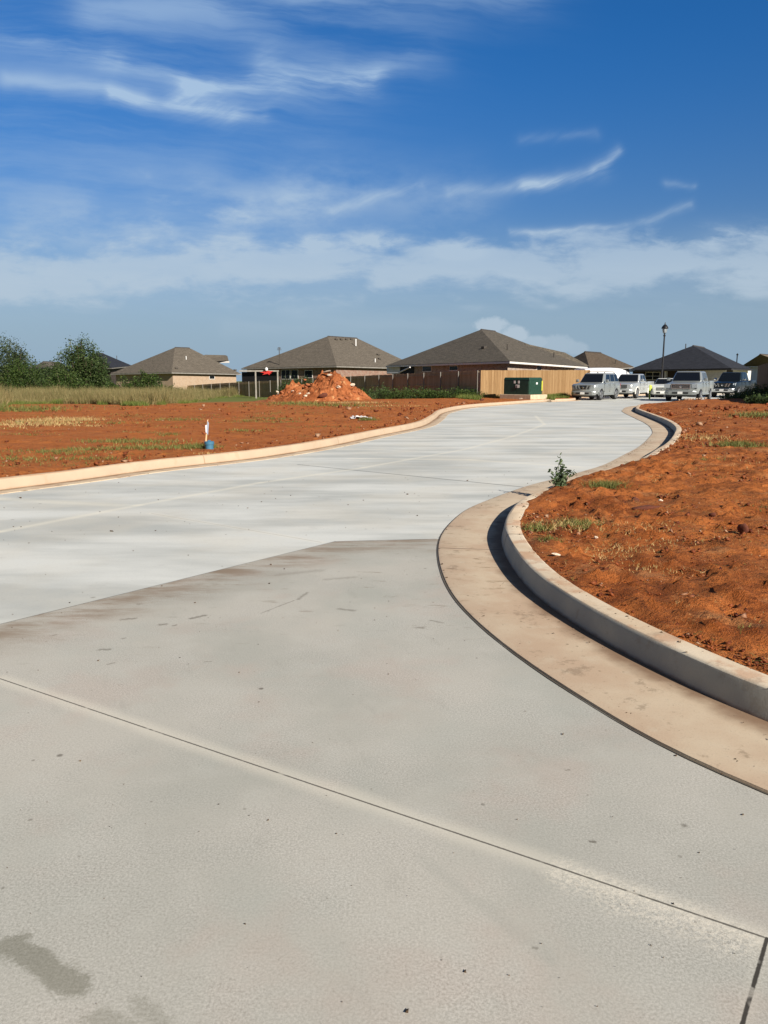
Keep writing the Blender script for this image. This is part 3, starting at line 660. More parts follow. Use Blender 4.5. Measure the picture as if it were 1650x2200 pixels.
# covered patio frame and the red and white ornament
M_trim2 = rep(lin(138, 132, 122), lin(156, 150, 140), 4.)
pt = tag(empty('pergola'), 'pale timber patio frame with two slim posts beside the middle house', 'pergola')
dP = 79.
for x_ in (549, 596.5):
    p = at(x_, 797, dP); MB().box((p.x, p.y, (p.z - 1.0) / 2), (.13, .13, p.z + 1.0)).build('post', M_trim2, pt)
a, b = at(514, 797, dP), at(599, 797, dP); MB().box((a + b) / 2, ((b - a).length, .14, .14)).build('beam', M_trim2, pt)
M_red = mat('red fabric', color=lin(190, 40, 34), rough=.7)
od = tag(empty('garden_ornament', at(575, 800, 78.6)), 'red and white spiky ornament hung on the beam of the timber patio frame', 'ornament')
m = MB()
for k in range(9):
    an = 2 * math.pi * k / 9 + .3; L_ = random.uniform(.35, .95) * (1.2 if abs(math.cos(an)) > .6 else .8); c_ = Vector((math.cos(an), 0, math.sin(an) * .6)); s_ = Vector((-c_.z, 0, c_.x)).normalized() * .13
    m.hexa([s_ + Vector((0, -.04, 0)), -s_ + Vector((0, -.04, 0)), -s_ + Vector((0, .04, 0)), s_ + Vector((0, .04, 0))], [c_ * L_ + Vector((0, -.02, 0)), c_ * L_ * .98 + Vector((0, -.02, 0)), c_ * L_ * .98, c_ * L_])
m.build('red_petals', M_red, od)
MB().lathe([(.01, -.02), (.13, .06), (.16, .2), (.1, .34), (.01, .38)], (-.1, -.08, .12), 12).build('white_top', M_pvc, od)
# small antenna behind the middle roof
an_ = tag(empty('roof_antenna', at(600, 760, 92)), 'small dark antenna poking above the left slope of the middle roof', 'antenna')
MB().tube([(0, 0, -2.5), (0, 0, .75)], .045, 6).build('mast', M_vent, an_)
m = MB()
for z_, l_ in ((.45, .26), (.58, .22), (.7, .17)): m.box((0, 0, z_), (l_ * 2, .06, .05))
m.build('crossbar', M_vent, an_)

# ------------------------------------------------------------------ fences
def fence(label, pts, board, rail, post, ht=1.83, bays=2.4, back=True, name='wooden_fence', steel=True):
    f = tag(empty(name), label, 'fence'); P = [Vector(p) for p in pts]; s = [0]
    for a, b in zip(P[:-1], P[1:]): s.append(s[-1] + Vector((b.x - a.x, b.y - a.y, 0)).length)
    def pos(t):
        t = min(max(t, 0), s[-1]); i = min(max(int(np.searchsorted(s, t)) - 1, 0), len(P) - 2); return P[i].lerp(P[i + 1], (t - s[i]) / (s[i + 1] - s[i]))
    n = max(1, round(s[-1] / bays)); bm_ = MB(); rm_ = MB()
    for k in range(n):
        t0, t1 = s[-1] * k / n, s[-1] * (k + 1) / n; a, b = pos(t0), pos(t1); d = Vector((b.x - a.x, b.y - a.y, 0)); Ln = d.length; d.normalize(); nn = Vector((d.y, -d.x, 0))
        if nn.dot(Vector((0, 0, 0)) - a) < 0: nn = -nn
        rz = math.atan2(d.y, d.x); m = MB(); nb = int(Ln / .14)
        for q in range(nb):
            p = a.lerp(b, (q + .5) / nb); hj = random.uniform(-.012, .012); m.box((p.x, p.y, p.z - ht / 2 + hj), (.134, .018, ht), rz)
        m.build('board_panel', board, f)
        if back:
            m = MB()
            for z_ in (.22, .92, 1.5):
                c = (a + b) / 2 + nn * .05; c.z -= z_; m.hexa([a + nn * .012 + Vector((0, 0, -z_ - .045)), a + nn * .06 + Vector((0, 0, -z_ - .045)), b + nn * .06 + Vector((0, 0, -z_ - .045)), b + nn * .012 + Vector((0, 0, -z_ - .045))],
                    [a + nn * .012 + Vector((0, 0, -z_ + .045)), a + nn * .06 + Vector((0, 0, -z_ + .045)), b + nn * .06 + Vector((0, 0, -z_ + .045)), b + nn * .012 + Vector((0, 0, -z_ + .045))])
            m.build('rail', rail, f)
            MB().tube([a + nn * .10 + Vector((0, 0, -ht - .1)), a + nn * .10 + Vector((0, 0, .03))], .034 if steel else .06, 8).build('post', post, f)
    return f
def ft(px, d, py): return at(px, py, d)
fence('weathered grey wooden fence with pale steel posts running behind the dirt pile', [ft(1029, 52.3, 796.5), ft(925, 58, 801), ft(803, 66, 806), ft(597, 82, 817), ft(461, 94, 824), ft(370, 104, 831)], M_wood_old, M_wood_old, M_steel)
fence('fresh tan wooden fence lit by the sun behind the green transformer box', [ft(1033, 52, 795.5), ft(1225, 58, 795), ft(1268, 60.2, 795)], M_wood_new, M_wood_new, M_wood_new, ht=1.86, back=False)
fence('dark brown weathered fence at the right edge beyond the weeds', [(22.95, 48, 2.2), (21.05, 42, 2.4), (19.5, 36.5, 2.5), (18.4, 33, 2.5)], M_wood_dk, M_wood_dk, M_wood_dk, ht=2.1, back=False)

# ------------------------------------------------------------------ transformer
M_green = rep(lin(22, 52, 40), lin(28, 62, 48), 6., rough=.45); M_conc = rep(lin(190, 170, 142), lin(206, 188, 160), 5., rough=.9)
N_ = at(1138, 848, 49); dl = Vector((-.66, .75, 0)).normalized(); dr = Vector((.75, .66, 0)).normalized(); wl, wr = 2.1, 1.35
tr = tag(empty('electrical_transformer', N_ + dl * wl / 2 + dr * wr / 2 * .9), 'dark green metal transformer cabinet on a concrete pad in front of the tan fence', 'transformer'); o3 = tr.location
tr.rotation_euler = (0, 0, math.atan2(dr.y, dr.x))          # local x along the right face, y along the left one
B_ = lambda m, c, d, name, mt, par=tr, bev=.0: m.box(c, d).build(name, mt, par, bevel=bev)
B_(MB(), (0, 0, .46), (wr - .04, wl - .04, .92), 'cabinet', M_green, bev=.015)
MB().hexa([(-wr/2, -wl/2, .92), (wr/2, -wl/2, .92), (wr/2, wl/2, .92), (-wr/2, wl/2, .92)], [(-wr/2 + .06, -wl/2 + .06, 1.07), (wr/2 - .06, -wl/2 + .06, 1.07), (wr/2 - .06, wl/2 - .06, 1.07), (-wr/2 + .06, wl/2 - .06, 1.07)]).build('lid', M_green, tr, bevel=.02)
for y_ in (-.5, .5):
    dd = B_(MB(), (-wr / 2 + .005, y_, .44), (.03, .96, .8), 'door', M_green, bev=.008)
    B_(MB(), (-wr / 2 - .025, y_ * .12, .46), (.03, .05, .22), 'handle', M_black, dd)
M_lab = mat('white label', color=lin(225, 225, 220), rough=.5); M_yel = mat('yellow label', color=lin(196, 200, 60), rough=.5)
for y_, z_, a_, b_ in ((.12, .78, .13, .17), (-.22, .78, .13, .17), (-.12, .52, .3, .2)): B_(MB(), (-wr / 2 - .016, y_, z_), (.008, a_, b_), 'label', M_lab)
B_(MB(), (.1, -wl / 2 + .012, .7), (.16, .01, .12), 'label', M_lab); B_(MB(), (wr / 2 - .04, -wl / 2 + .008, .55), (.08, .012, .62), 'yellow_strip', M_yel)
pad = tag(empty('concrete_pad', (o3.x, o3.y, 0), tr.rotation_euler.z), 'raised tan concrete slab carrying the green transformer cabinet', 'concrete pad')
MB().box((0.02, -.05, N_.z / 2 - .03), (wr + .35, wl + .4, N_.z + .06)).build('slab', M_conc, pad, bevel=.02)

# ------------------------------------------------------------------ street lamp
lp = tag(empty('street_lamp', (at(1422, 811, 62).x, 62, -.02)), 'tall black post-top street lamp standing in front of the black-roofed house', 'street lamp')
MB().lathe([(.22, 0), (.22, .12), (.15, .2), (.12, .7), (.085, .8), (.07, 2), (.055, 4.7), (.09, 4.72), (.09, 4.8), (.05, 4.84), (.05, 4.95)], n=14).build('pole', M_black, lp, smooth=True)
M_lampg = mat('lamp glass', color=lin(150, 160, 165), rough=.15)
MB().lathe([(.09, 4.95), (.14, 5.0), (.2, 5.3), (.19, 5.32)], n=14).build('lantern_glass', M_lampg, lp, smooth=True)
MB().lathe([(.25, 5.3), (.27, 5.33), (.22, 5.45), (.12, 5.58), (.05, 5.62), (.035, 5.72), (.01, 5.8)], n=14).build('lantern_cap', M_black, lp, smooth=True)
m = MB()
for k in range(4):
    an = k * math.pi / 2 + .5; m.tube([(.1 * math.cos(an), .1 * math.sin(an), 4.93), (.22 * math.cos(an), .22 * math.sin(an), 5.32)], .014, 5)
m.build('lantern_cage', M_black, lp)

# ------------------------------------------------------------------ vehicles (front towards local +x)
def paint(c, metal=.5, rough=.28): return mat('car paint', lambda g, ob, uvv: (g.mix(g.ss(g.noise(ob, 1.2, 3), .4, .7) * .25, c, tuple(q * .8 for q in c[:3]) + (1,)), None), rough=rough, metal=metal)
M_tyre = mat('tyre rubber', color=lin(26, 26, 27), rough=.85); M_rim = mat('alloy rim', color=lin(176, 178, 180), rough=.3, metal=.8)
M_cg = mat('car glass', color=lin(16, 20, 26), rough=.06, spec=.9); M_chr = mat('chrome', color=lin(205, 208, 210), rough=.15, metal=1.)
M_hl = mat('headlight lens', color=lin(150, 158, 162), rough=.1, spec=.9); M_plas = mat('black plastic', color=lin(30, 31, 33), rough=.6)
M_amb = mat('amber lens', color=lin(200, 110, 40), rough=.2); M_redl = mat('red lens', color=lin(150, 20, 18), rough=.2)
def vehicle(name, cat, label, x, y, rear_az, L, W, Hh, wb, col, style, bonnet=1.08, nose=.98, ws=(1.05, .40), cab_rear=(-2.1, -1.95), belt=1.12, grille='wide', rack=False, bed=False, z0=0., wr_=.38, clear=.34, group=None, box_front=False, flare=None):
    t = tag(empty(name, (x, y, z0), math.atan2(-math.cos(R_(rear_az)), -math.sin(R_(rear_az)))), label, cat, group)
    xf, xr = L / 2, -L / 2; hw = W / 2; fx = wb / 2 + .06; rx = -wb / 2 + .06; P = paint(col) if not isinstance(col, bpy.types.Material) else col
    # lower body lofted along x
    st = [(xf - .0, clear + .12, nose - .12, hw * .78), (xf - .06, clear + .04, nose - .03, hw * .86), (xf - .28, clear, nose + .02, hw * .965), (fx, clear, bonnet - .02, hw),
          (ws[0] + .15, clear, bonnet + .02, hw), (ws[0], clear, belt, hw), (0, clear, belt, hw), (rx, clear, belt, hw), (xr + .25, clear + .03, belt - .0, hw * .99), (xr + .04, clear + .1, belt - .03, hw * .95), (xr, clear + .16, belt - .1, hw * .9)]
    if bed:
        cr = cab_rear[0]; st = [s for s in st if s[0] > cr] + [(cr, clear, belt, hw), (cr - .02, clear, .80, hw), (rx, clear + .02, .80, hw), (xr + .04, clear + .06, .80, hw * .98)]
    V_, F_ = [], []
    for (X_, zb, zt, w_) in st:
        zm = zb + (zt - zb) * .5
        ring = [(w_ * .80, zb), (w_ * .97, zb + .07), (w_, zm - .05), (w_ * .995, zm + .14), (w_ * .97, zt - .07), (w_ * .90, zt - .01), (w_ * .5, zt + .012)]
        ring = [(a, b) for a, b in ring] + [(-a, b) for a, b in ring[::-1]]
        V_ += [(X_, a, b) for a, b in ring]
    n = 14
    for i in range(len(st) - 1):
        for k in range(n): F_.append((i * n + k, i * n + (k + 1) % n, (i + 1) * n + (k + 1) % n, (i + 1) * n + k))
    F_ += [tuple(range(n)), tuple(range((len(st) - 1) * n, len(st) * n))]
    m = MB(); m.v = V_; m.f = F_; body = m.build('body', P, t, smooth=True)
    # cabin
    tw = hw * .74; bw = hw * .93; zr = Hh; q0, q1 = ws; r0, r1 = cab_rear; z0_ = belt - .04
    bot = [(q0, -bw, z0_), (q0, bw, z0_), (r0, bw, z0_), (r0, -bw, z0_)]; tp = [(q1, -tw, zr), (q1, tw, zr), (r1, tw, zr), (r1, -tw, zr)]
    cabin = MB().hexa(bot, tp).build('cabin', P, t, bevel=.11, smooth=True, seg=4)
    Bv = [Vector(p) for p in bot]; Tv = [Vector(p) for p in tp]
    def glass(a, b, c, d, u0, u1, v0, v1, nm, out=.006):   # quad a,b bottom, d,c top
        f = lambda u_, v_: (a.lerp(b, u_)).lerp(d.lerp(c, u_), v_)
        nn = (b - a).cross(d - a).normalized(); ctr = Vector((0, 0, 1.3))
        if nn.dot(f(.5, .5) - ctr) < 0: nn = -nn
        p = [f(u0, v0), f(u1, v0), f(u1, v1), f(u0, v1)]
        MB().hexa([q - nn * .02 for q in p], [q + nn * out for q in p]).build(nm, M_cg, t)
    glass(Bv[0], Bv[1], Tv[1], Tv[0], .05, .95, .10, .90, 'windshield')
    glass(Bv[3], Bv[2], Tv[2], Tv[3], .10, .90, .28, .88, 'rear_window')
    span = q0 - r0; cuts = [.13, .40, .43, .70, .73, .95] if not bed else [.17, .50, .54, .90]
    for sgn in (0, 1):
        a, b, c, d = (Bv[0], Bv[3], Tv[3], Tv[0]) if sgn == 0 else (Bv[1], Bv[2], Tv[2], Tv[1])
        for k in range(0, len(cuts), 2): glass(a, b, c, d, cuts[k], cuts[k + 1], .16, .86, 'side_window')
    for s in (-1, 1):
        for cx in (fx, rx):
            ar = []
            for k in range(15):
                an = math.pi * k / 14; ar.append((cx + math.cos(an) * (wr_ + .07), math.sin(an) * (wr_ + .09) + wr_ * .86))
            if True:
                mm = MB(); mm.hexa([(a, s * (hw - .05), z) for a, z in ar[::-1]], [(a, s * (hw + .004), z) for a, z in ar[::-1]]).build('wheel_arch', M_plas, t)
            if flare:
                mm = MB(); mm.tube([(cx + math.cos(math.pi * k / 14) * (wr_ + .10), s * (hw + .0), math.sin(math.pi * k / 14) * (wr_ + .12) + wr_ * .86) for k in range(15)], .045, 6).build('wheel_flare', flare if flare is not True else P, t, smooth=True)
            w_ = MB().tube([(cx, s * (hw - .22), wr_), (cx, s * (hw - .2), wr_), (cx, s * (hw - .01), wr_), (cx, s * (hw + .012), wr_)], [wr_ * .93, wr_, wr_, wr_ * .93], 28).build('wheel', M_tyre, t, smooth=True)
            rm_ = MB().tube([(cx, s * (hw - .05), wr_), (cx, s * (hw + .016), wr_)], [wr_ * .66, wr_ * .66], 24).build('rim', M_plas, w_)
            sp = MB()
            for k in range(6):
                an = 2 * math.pi * k / 6 + .2; dx_, dz_ = math.cos(an), math.sin(an); ex, ez = -dz_ * .045, dx_ * .045; r2 = wr_ * .64
                ring = [(cx - ex, wr_ - ez), (cx + ex, wr_ + ez), (cx + ex * .7 + dx_ * r2, wr_ + ez * .7 + dz_ * r2), (cx - ex * .7 + dx_ * r2, wr_ - ez * .7 + dz_ * r2)]
                sp.hexa([(a, s * (hw + .014), z) for a, z in ring], [(a, s * (hw + .03), z) for a, z in ring])
            ri_ = [(cx + math.cos(2 * math.pi * k / 24) * wr_ * .64, s * (hw + .02), wr_ + math.sin(2 * math.pi * k / 24) * wr_ * .64) for k in range(25)]
            sp.tube(ri_, .022, 5, cap=False); sp.build('spokes', M_rim, w_)
        # mirrors, door handles, headlight
        MB().box((q0 - .22, s * (hw + .12), belt + .12), (.16, .2, .19)).build('mirror', P if grille != 'dark' else M_chr, t, bevel=.04, smooth=True)
        for hx in ((q0 - .95), (q0 - 1.95)):
            if hx > r0 + .1: MB().box((hx, s * (hw + .008), belt - .14), (.18, .03, .04)).build('door_handle', P, t, bevel=.008)
        for gx in ((q0 - .12), (q0 - 1.15), (q0 - 2.1)):
            if gx > r0 + .05: MB().box((gx, s * (hw - .006), (belt + clear) / 2 + .06), (.012, .02, belt - clear - .26)).build('door_seam', M_plas, t)
        if box_front: hl = MB().box((xf - .06, s * (hw * .80), nose - .17), (.16, hw * .36, .26))
        else: hl = MB().hexa([(xf - .02, s * hw * .56, nose - .30), (xf - .22, s * hw * .95, nose - .27), (xf - .36, s * hw * .955, nose - .10), (xf - .1, s * hw * .56, nose - .08)][::s],
                             [(xf - .0, s * hw * .56, nose - .12), (xf - .18, s * hw * .965, nose - .06), (xf - .45, s * hw * .975, nose - .03), (xf - .06, s * hw * .56, nose - .05)][::s])
        hlo = hl.build('headlight', M_hl, t, bevel=.02)
        MB().box((xf + .0, s * hw * .70, clear + .17), (.06, .2, .11)).build('fog_light', M_plas, t, bevel=.02)
        MB().box((xr + .02, s * hw * .86, belt - .25), (.06, .16, .34)).build('tail_light', M_redl, t, bevel=.02)
    gw = hw * (1.02 if grille == 'wide' else .92); gr = MB().box((xf - .01, 0, nose - .20), (.07, gw, .24)).build('grille', M_plas, t, bevel=.02)
    if grille in ('triple', 'dark'):
        for s in (-1, 1):
            for o1, o2 in ((.20, .30), (.42, .52)):
                MB().hexa([(xf - .01, s * hw * o1, nose - .32), (xf + .035, s * hw * o1, nose - .32), (xf + .035, s * hw * (o1 + .10), nose - .32), (xf - .01, s * hw * (o1 + .10), nose - .32)][::s],
                          [(xf - .01, s * hw * o2, nose - .08), (xf + .035, s * hw * o2, nose - .08), (xf + .035, s * hw * (o2 + .12), nose - .08), (xf - .01, s * hw * (o2 + .12), nose - .08)][::s]).build('grille_bar', M_chr if grille == 'dark' else P, gr)
    else:
        if box_front:
            mm = MB()
            for c, d in (((xf + .02, 0, nose - .335), (.05, gw + .1, .045)), ((xf + .02, 0, nose - .065), (.05, gw + .1, .045)), ((xf + .02, gw / 2 + .03, nose - .2), (.05, .05, .3)), ((xf + .02, -gw / 2 - .03, nose - .2), (.05, .05, .3))): mm.box(c, d)
            mm.build('grille_surround', M_chr, gr)
        for k in range(3): MB().box((xf + .022, 0, nose - .27 + k * .07), (.02, gw - .06, .018)).build('grille_bar', M_chr if box_front else P, gr)
    MB().lathe([(.05, -.01), (.075, 0), (.05, .01)], (0, 0, 0), 14).build('emblem', M_chr, gr).matrix_local = Matrix.Translation((xf + .045, 0, nose - .2)) @ Matrix.Rotation(math.pi / 2, 4, 'Y')
    bp = MB(); bp.hexa([(xf - .12, -hw * .95, clear - .02), (xf + .06, -hw * .7, clear - .02), (xf + .06, hw * .7, clear - .02), (xf - .12, hw * .95, clear - .02)], [(xf - .12, -hw * .97, clear + .26), (xf + .1, -hw * .72, clear + .26), (xf + .1, hw * .72, clear + .26), (xf - .12, hw * .97, clear + .26)])
    bpo = bp.build('bumper', P if style != 'chromebump' else M_chr, t, bevel=.05, smooth=True, seg=3)
    MB().box((xf + .085, 0, clear + .12), (.05, hw * .95, .11)).build('air_intake', M_plas, bpo, bevel=.01)
    MB().box((xf + .12, 0, clear + .13), (.012, .30, .15)).build('licence_plate', M_lab, bpo)
    MB().box((xf - .3, 0, clear - .06), (.5, W * .86, .12)).box((xr + .4, 0, clear - .04), (.6, W * .84, .14)).box((0, 0, clear - .05), (L * .8, W * .7, .16)).build('underbody', M_plas, t)
    for s in (-1, 1): MB().box((0, s * (hw - .03), clear + .03), (wb - wr_ * 2.5, .09, .1)).build('sill', P if style != 'chromebump' else M_plas, t, bevel=.03)
    if bed:
        br = cab_rear[0] - .02; ln = br - xr
        for s in (-1, 1): MB().box(((br + xr) / 2, s * (hw - .055), .79 + (belt - .78) / 2), (ln, .11, belt - .74)).build('bed_side', P, t, bevel=.03, smooth=True)
        MB().box((xr + .05, 0, .96), (.09, W - .25, belt - .74)).build('tailgate', P, t, bevel=.02); MB().box(((br + xr) / 2, 0, .82), (ln - .1, W - .24, .03)).build('bed_floor', M_plas, t)
    if rack:
        m = MB()
        for s in (-1, 1): m.tube([(q1 - .25, s * tw * .86, zr - .0), (q1 - .4, s * tw * .86, zr + .09), (r1 + .35, s * tw * .86, zr + .09), (r1 + .15, s * tw * .86, zr)], .028, 6)
        for X_ in (q1 - .7, (q1 + r1) / 2, r1 + .6): m.tube([(X_, -tw * .86, zr + .09), (X_, tw * .86, zr + .09)], .024, 6)
        m.build('roof_rack', M_plas, t)
    # interior hints behind the windshield
    return t
def by_corner(pxc, d, rear_az, L, W):             # the front corner on the car's own left side, seen at pixel column pxc
    a = R_(rear_az); rx_, ry_ = math.sin(a), math.cos(a); lx, ly = math.cos(a), -math.sin(a); x0 = (pxc - 825) / F * d * 1.0
    return x0 - lx * W / 2 + rx_ * L / 2, d - ly * W / 2 + ry_ * L / 2
SILV = lin(158, 163, 161)
x, y = by_corner(1276, 51.3, 36, 4.75, 1.85)
vehicle('parked_suv', 'suv', 'silver suv with roof rack parked by the kerb, nearest the tan fence', x, y, 36, 4.75, 1.85, 1.80, 2.85, SILV, 'suv', nose=1.06, bonnet=1.12, belt=1.16, ws=(1.02, .42), cab_rear=(-2.22, -1.95), grille='triple', rack=True, wr_=.37, flare=True, group='vehicles parked at the end of the street')
x, y = by_corner(1354, 55.6, 34, 5.4, 1.88)
vehicle('pickup_truck', 'pickup truck', 'light silver four-door pickup truck parked just behind the silver suv', x, y, 34, 5.4, 1.88, 1.76, 3.25, lin(192, 195, 193), 'pu', nose=1.06, bonnet=1.13, belt=1.18, ws=(1.15, .55), cab_rear=(-.95, -.75), bed=True, wr_=.38, flare=M_trim, clear=.4, group='vehicles parked at the end of the street')
x, y = by_corner(1491, 48.6, 33, 5.2, 2.06)
vehicle('pickup_truck', 'pickup truck', 'silver pickup truck with a boxy chrome-framed front beside the red dirt mound', x, y, 33, 5.2, 2.06, 1.90, 3.1, SILV, 'pu', nose=1.14, bonnet=1.2, belt=1.26, ws=(1.15, .62), cab_rear=(-1.15, -.95), bed=True, box_front=True, wr_=.38, clear=.42, group='vehicles parked at the end of the street')
x, y = by_corner(1570, 58, 40, 5.4, 1.88)
vehicle('pickup_truck', 'pickup truck', 'dark charcoal pickup truck with chrome grille, rightmost of the parked vehicles', x, y, 40, 5.4, 1.88, 1.90, 3.3, lin(34, 44, 52), 'chromebump', nose=1.14, bonnet=1.2, belt=1.26, ws=(1.15, .62), cab_rear=(-1.15, -.95), bed=True, grille='dark', wr_=.4, clear=.44, group='vehicles parked at the end of the street')
x, y = by_corner(1443, 58.5, 26, 4.6, 1.8)
vehicle('parked_car', 'car', 'white car mostly hidden between the two silver pickup trucks', x, y, 26, 4.6, 1.8, 1.44, 2.7, mat('white car paint', color=lin(205, 207, 200), rough=.35), 'car', nose=.84, bonnet=.95, belt=.98, ws=(.95, .15), cab_rear=(-1.6, -1.0), wr_=.33, clear=.25, group='vehicles parked at the end of the street')
# white van behind the suv, only its roof shows
vn = tag(empty('white_van', (at(1300, 811, 65).x, 65, .12), R_(200)), 'white van whose smooth rounded roof shows above the silver suv', 'van', 'vehicles parked at the end of the street')
Mw = mat('white van paint', color=lin(232, 232, 230), rough=.3)
V_, F_ = [], []; sta = [(-2.6, 1.95, .86), (-2.5, 2.10, .92), (-1.5, 2.16, .95), (0, 2.18, .95), (.9, 2.14, .95), (1.5, 1.98, .93), (1.95, 1.65, .92), (2.3, 1.2, .92), (2.65, 1.0, .88), (2.8, .7, .8)]
for (X_, zt, w_) in sta:
    X_ = -X_; ring = [(w_, .35), (w_ * 1.02, .9), (w_ * .98, min(zt - .12, 1.5)), (w_ * .9, zt - .08), (w_ * .6, zt)]; ring = ring + [(-a, b) for a, b in ring[::-1]]; V_ += [(X_, a, b) for a, b in ring]
for i in range(len(sta) - 1):
    for k in range(10): F_.append((i * 10 + k, i * 10 + (k + 1) % 10, (i + 1) * 10 + (k + 1) % 10, (i + 1) * 10 + k))
F_ += [tuple(range(10)), tuple(range(90, 100))]; m = MB(); m.v = V_; m.f = F_; m.build('body', Mw, vn, smooth=True)
for s in (-1, 1):
    MB().box((.9, s * .965, 1.5), (1.6, .03, .4)).build('side_window', M_cg, vn); 
    for cx in (-1.75, 1.7): MB().tube([(cx, s * .78, .35), (cx, s * .98, .35)], .35, 20).build('wheel', M_tyre, vn)
MB().hexa([(-1.55, -.8, 1.93), (-1.55, .8, 1.93), (-2.28, .84, 1.24), (-2.28, -.84, 1.24)][::-1], [(-1.58, -.8, 1.97), (-1.58, .8, 1.97), (-2.33, .84, 1.28), (-2.33, -.84, 1.28)][::-1]).build('windshield', M_cg, vn)
# yellow-green marker post
mk = tag(empty('marker_post', (at(1398, 811, 54).x, 54, 0)), 'slim yellow-green utility marker post between the silver pickup trucks', 'marker post')
M_yg = mat('yellow green plastic', color=lin(190, 205, 80), rough=.5)
MB().box((0, 0, .5), (.11, .05, 1.0)).build('post', M_yg, mk, bevel=.015); MB().box((.03, 0, .84), (.2, .06, .25)).build('cap', M_yg, mk, bevel=.03)

# ------------------------------------------------------------------ plants
def leaf_mat(c1, c2, c3, name='leaves'):
    m = bpy.data.materials.new(name); m.use_nodes = True; nt = m.node_tree; g = NT(nt); b = nt.nodes['Principled BSDF']
    r = ri(g); col = g.mix(g.ss(r, 0., .7), c1, c2); col = g.mix(g.ss(r, .82, 1.), col, c3)
    g.put(b.inputs['Base Color'], col); b.inputs['Roughness'].default_value = .6; b.inputs['Specular IOR Level'].default_value = .25
    tr_ = nt.nodes.new('ShaderNodeBsdfTranslucent'); g.put(tr_.inputs[0], col); mx = nt.nodes.new('ShaderNodeMixShader'); mx.inputs[0].default_value = .3
    nt.links.new(b.outputs[0], mx.inputs[1]); nt.links.new(tr_.outputs[0], mx.inputs[2]); nt.links.new(mx.outputs[0], nt.nodes['Material Output'].inputs[0]); return m
M_leafD = leaf_mat(lin(46, 62, 34), lin(72, 90, 48), lin(98, 112, 66)); M_leafG = leaf_mat(lin(46, 64, 28), lin(70, 90, 40), lin(98, 112, 56))
M_leafB = leaf_mat(lin(46, 60, 36), lin(68, 80, 48), lin(96, 104, 66)); M_bark = rep(lin(74, 62, 50), lin(96, 82, 66), 8.)
M_grassT = leaf_mat(lin(150, 132, 90), lin(122, 118, 74), lin(172, 154, 112)); M_grassG = leaf_mat(lin(82, 100, 42), lin(112, 124, 58), lin(150, 146, 82))
def cards(P, s, up=.0, lean=None):                # small diamond leaves at points P
    n = len(P); a = rng.normal(size=(n, 3)); a[:, 2] = a[:, 2] * .6 + up; a /= np.linalg.norm(a, axis=1)[:, None]
    b = rng.normal(size=(n, 3)); b -= (b * a).sum(1)[:, None] * a; b /= np.linalg.norm(b, axis=1)[:, None]
    s = s * rng.uniform(.6, 1.3, n)[:, None]; V_ = np.stack([P, P + a * s * .5 + b * s * .28, P + a * s, P + a * s * .5 - b * s * .28], 1).reshape(-1, 3)
    return V_, np.arange(4 * n).reshape(n, 4)
def shrub(name, cat, label, px, d, w_, h_, leaf, nshoot=46, per=150, ls=.16, spread=1., trunk=True, loose=.35, group=None, base=None):
    x0 = (px - 825) / F * d; z0 = float(base_z(np.array(x0), np.array(d))) if base is None else base
    t = tag(empty(name, (x0, d, z0)), label, cat, group); P = []; tm = MB()
    for k in range(nshoot):
        an = rng.uniform(0, 2 * math.pi); el = rng.uniform(0, 1) ** .7; rr = math.sqrt(rng.uniform(0, 1)); hh = h_ * (1 - .55 * rr ** 2) * rng.uniform(.72, 1.03)
        tip = np.array([math.cos(an) * rr * w_ / 2 * spread, math.sin(an) * rr * w_ / 2 * spread, hh]); root = np.array([tip[0] * .12, tip[1] * .12, h_ * .04])
        mid = root * .5 + tip * .5 + np.array([tip[0] * .22, tip[1] * .22, -h_ * .05])
        tt = rng.uniform(.12, 1, per); q = ((1 - tt) ** 2)[:, None] * root + (2 * tt * (1 - tt))[:, None] * mid + (tt ** 2)[:, None] * tip
        sg = (w_ * .075 * (1.25 - tt * (1 - loose) - .15))[:, None]; P.append(q + rng.normal(size=(per, 3)) * sg)
        if k < 22 and trunk:
            c_ = [root * (1 - a_) ** 2 + mid * 2 * a_ * (1 - a_) + tip * a_ * a_ for a_ in (0, .35, .7, 1)]; tm.tube(c_, [h_ * .013, h_ * .009, h_ * .006, h_ * .002], 5)
    P = np.concatenate(P); P[:, 2] = np.maximum(P[:, 2], .03); Vc, Fc = cards(P, ls, .25); bulk('crown' if cat == 'tree' else 'foliage', Vc, Fc, leaf, t)
    if trunk:
        tm.tube([(0, 0, -.2), (0.02, 0, h_ * .1), (.03, .02, h_ * .28)], [h_ * .035, h_ * .028, h_ * .018], 8); tm.build('trunk' if cat == 'tree' else 'stem', M_bark, t)
    return t
T = lambda *a, **k: shrub('tree', 'tree', *a, **k)
T('tall loose-crowned dark green tree, right one of the pair beyond the dry grass', 188, 82, 6.3, 7.0, M_leafD, nshoot=95, per=260, ls=.2, base=-.9)
T('broad grey-green tree cut by the left edge of the photo', 18, 84, 7.6, 7.2, M_leafB, nshoot=100, per=260, ls=.2, base=-.9)
T('low leafy tree filling the space under the left edge tree', 66, 80, 6.0, 4.4, M_leafG, nshoot=55, per=220, ls=.17, base=-.9)
B = lambda *a, **k: shrub('bush', 'bush', *a, **k)
GB = 'bushes between the two trees'
B('dark green bush between the two trees', 118, 80, 6.0, 4.1, M_leafD, nshoot=75, per=200, ls=.16, base=-.9, group=GB)
B('dark low bush at the foot of the tall loose tree', 152, 78, 5.2, 3.4, M_leafG, nshoot=40, per=200, ls=.15, base=-.8)
B('shaded bush at the foot of the tall tree on its house side', 232, 84, 3.0, 3.3, M_leafD, nshoot=36, per=180, ls=.16, base=-.9)
B('pale dry bush at the left edge above the dry grass', 6, 62, 2.6, 1.7, M_leafB, nshoot=36, per=160, ls=.11)
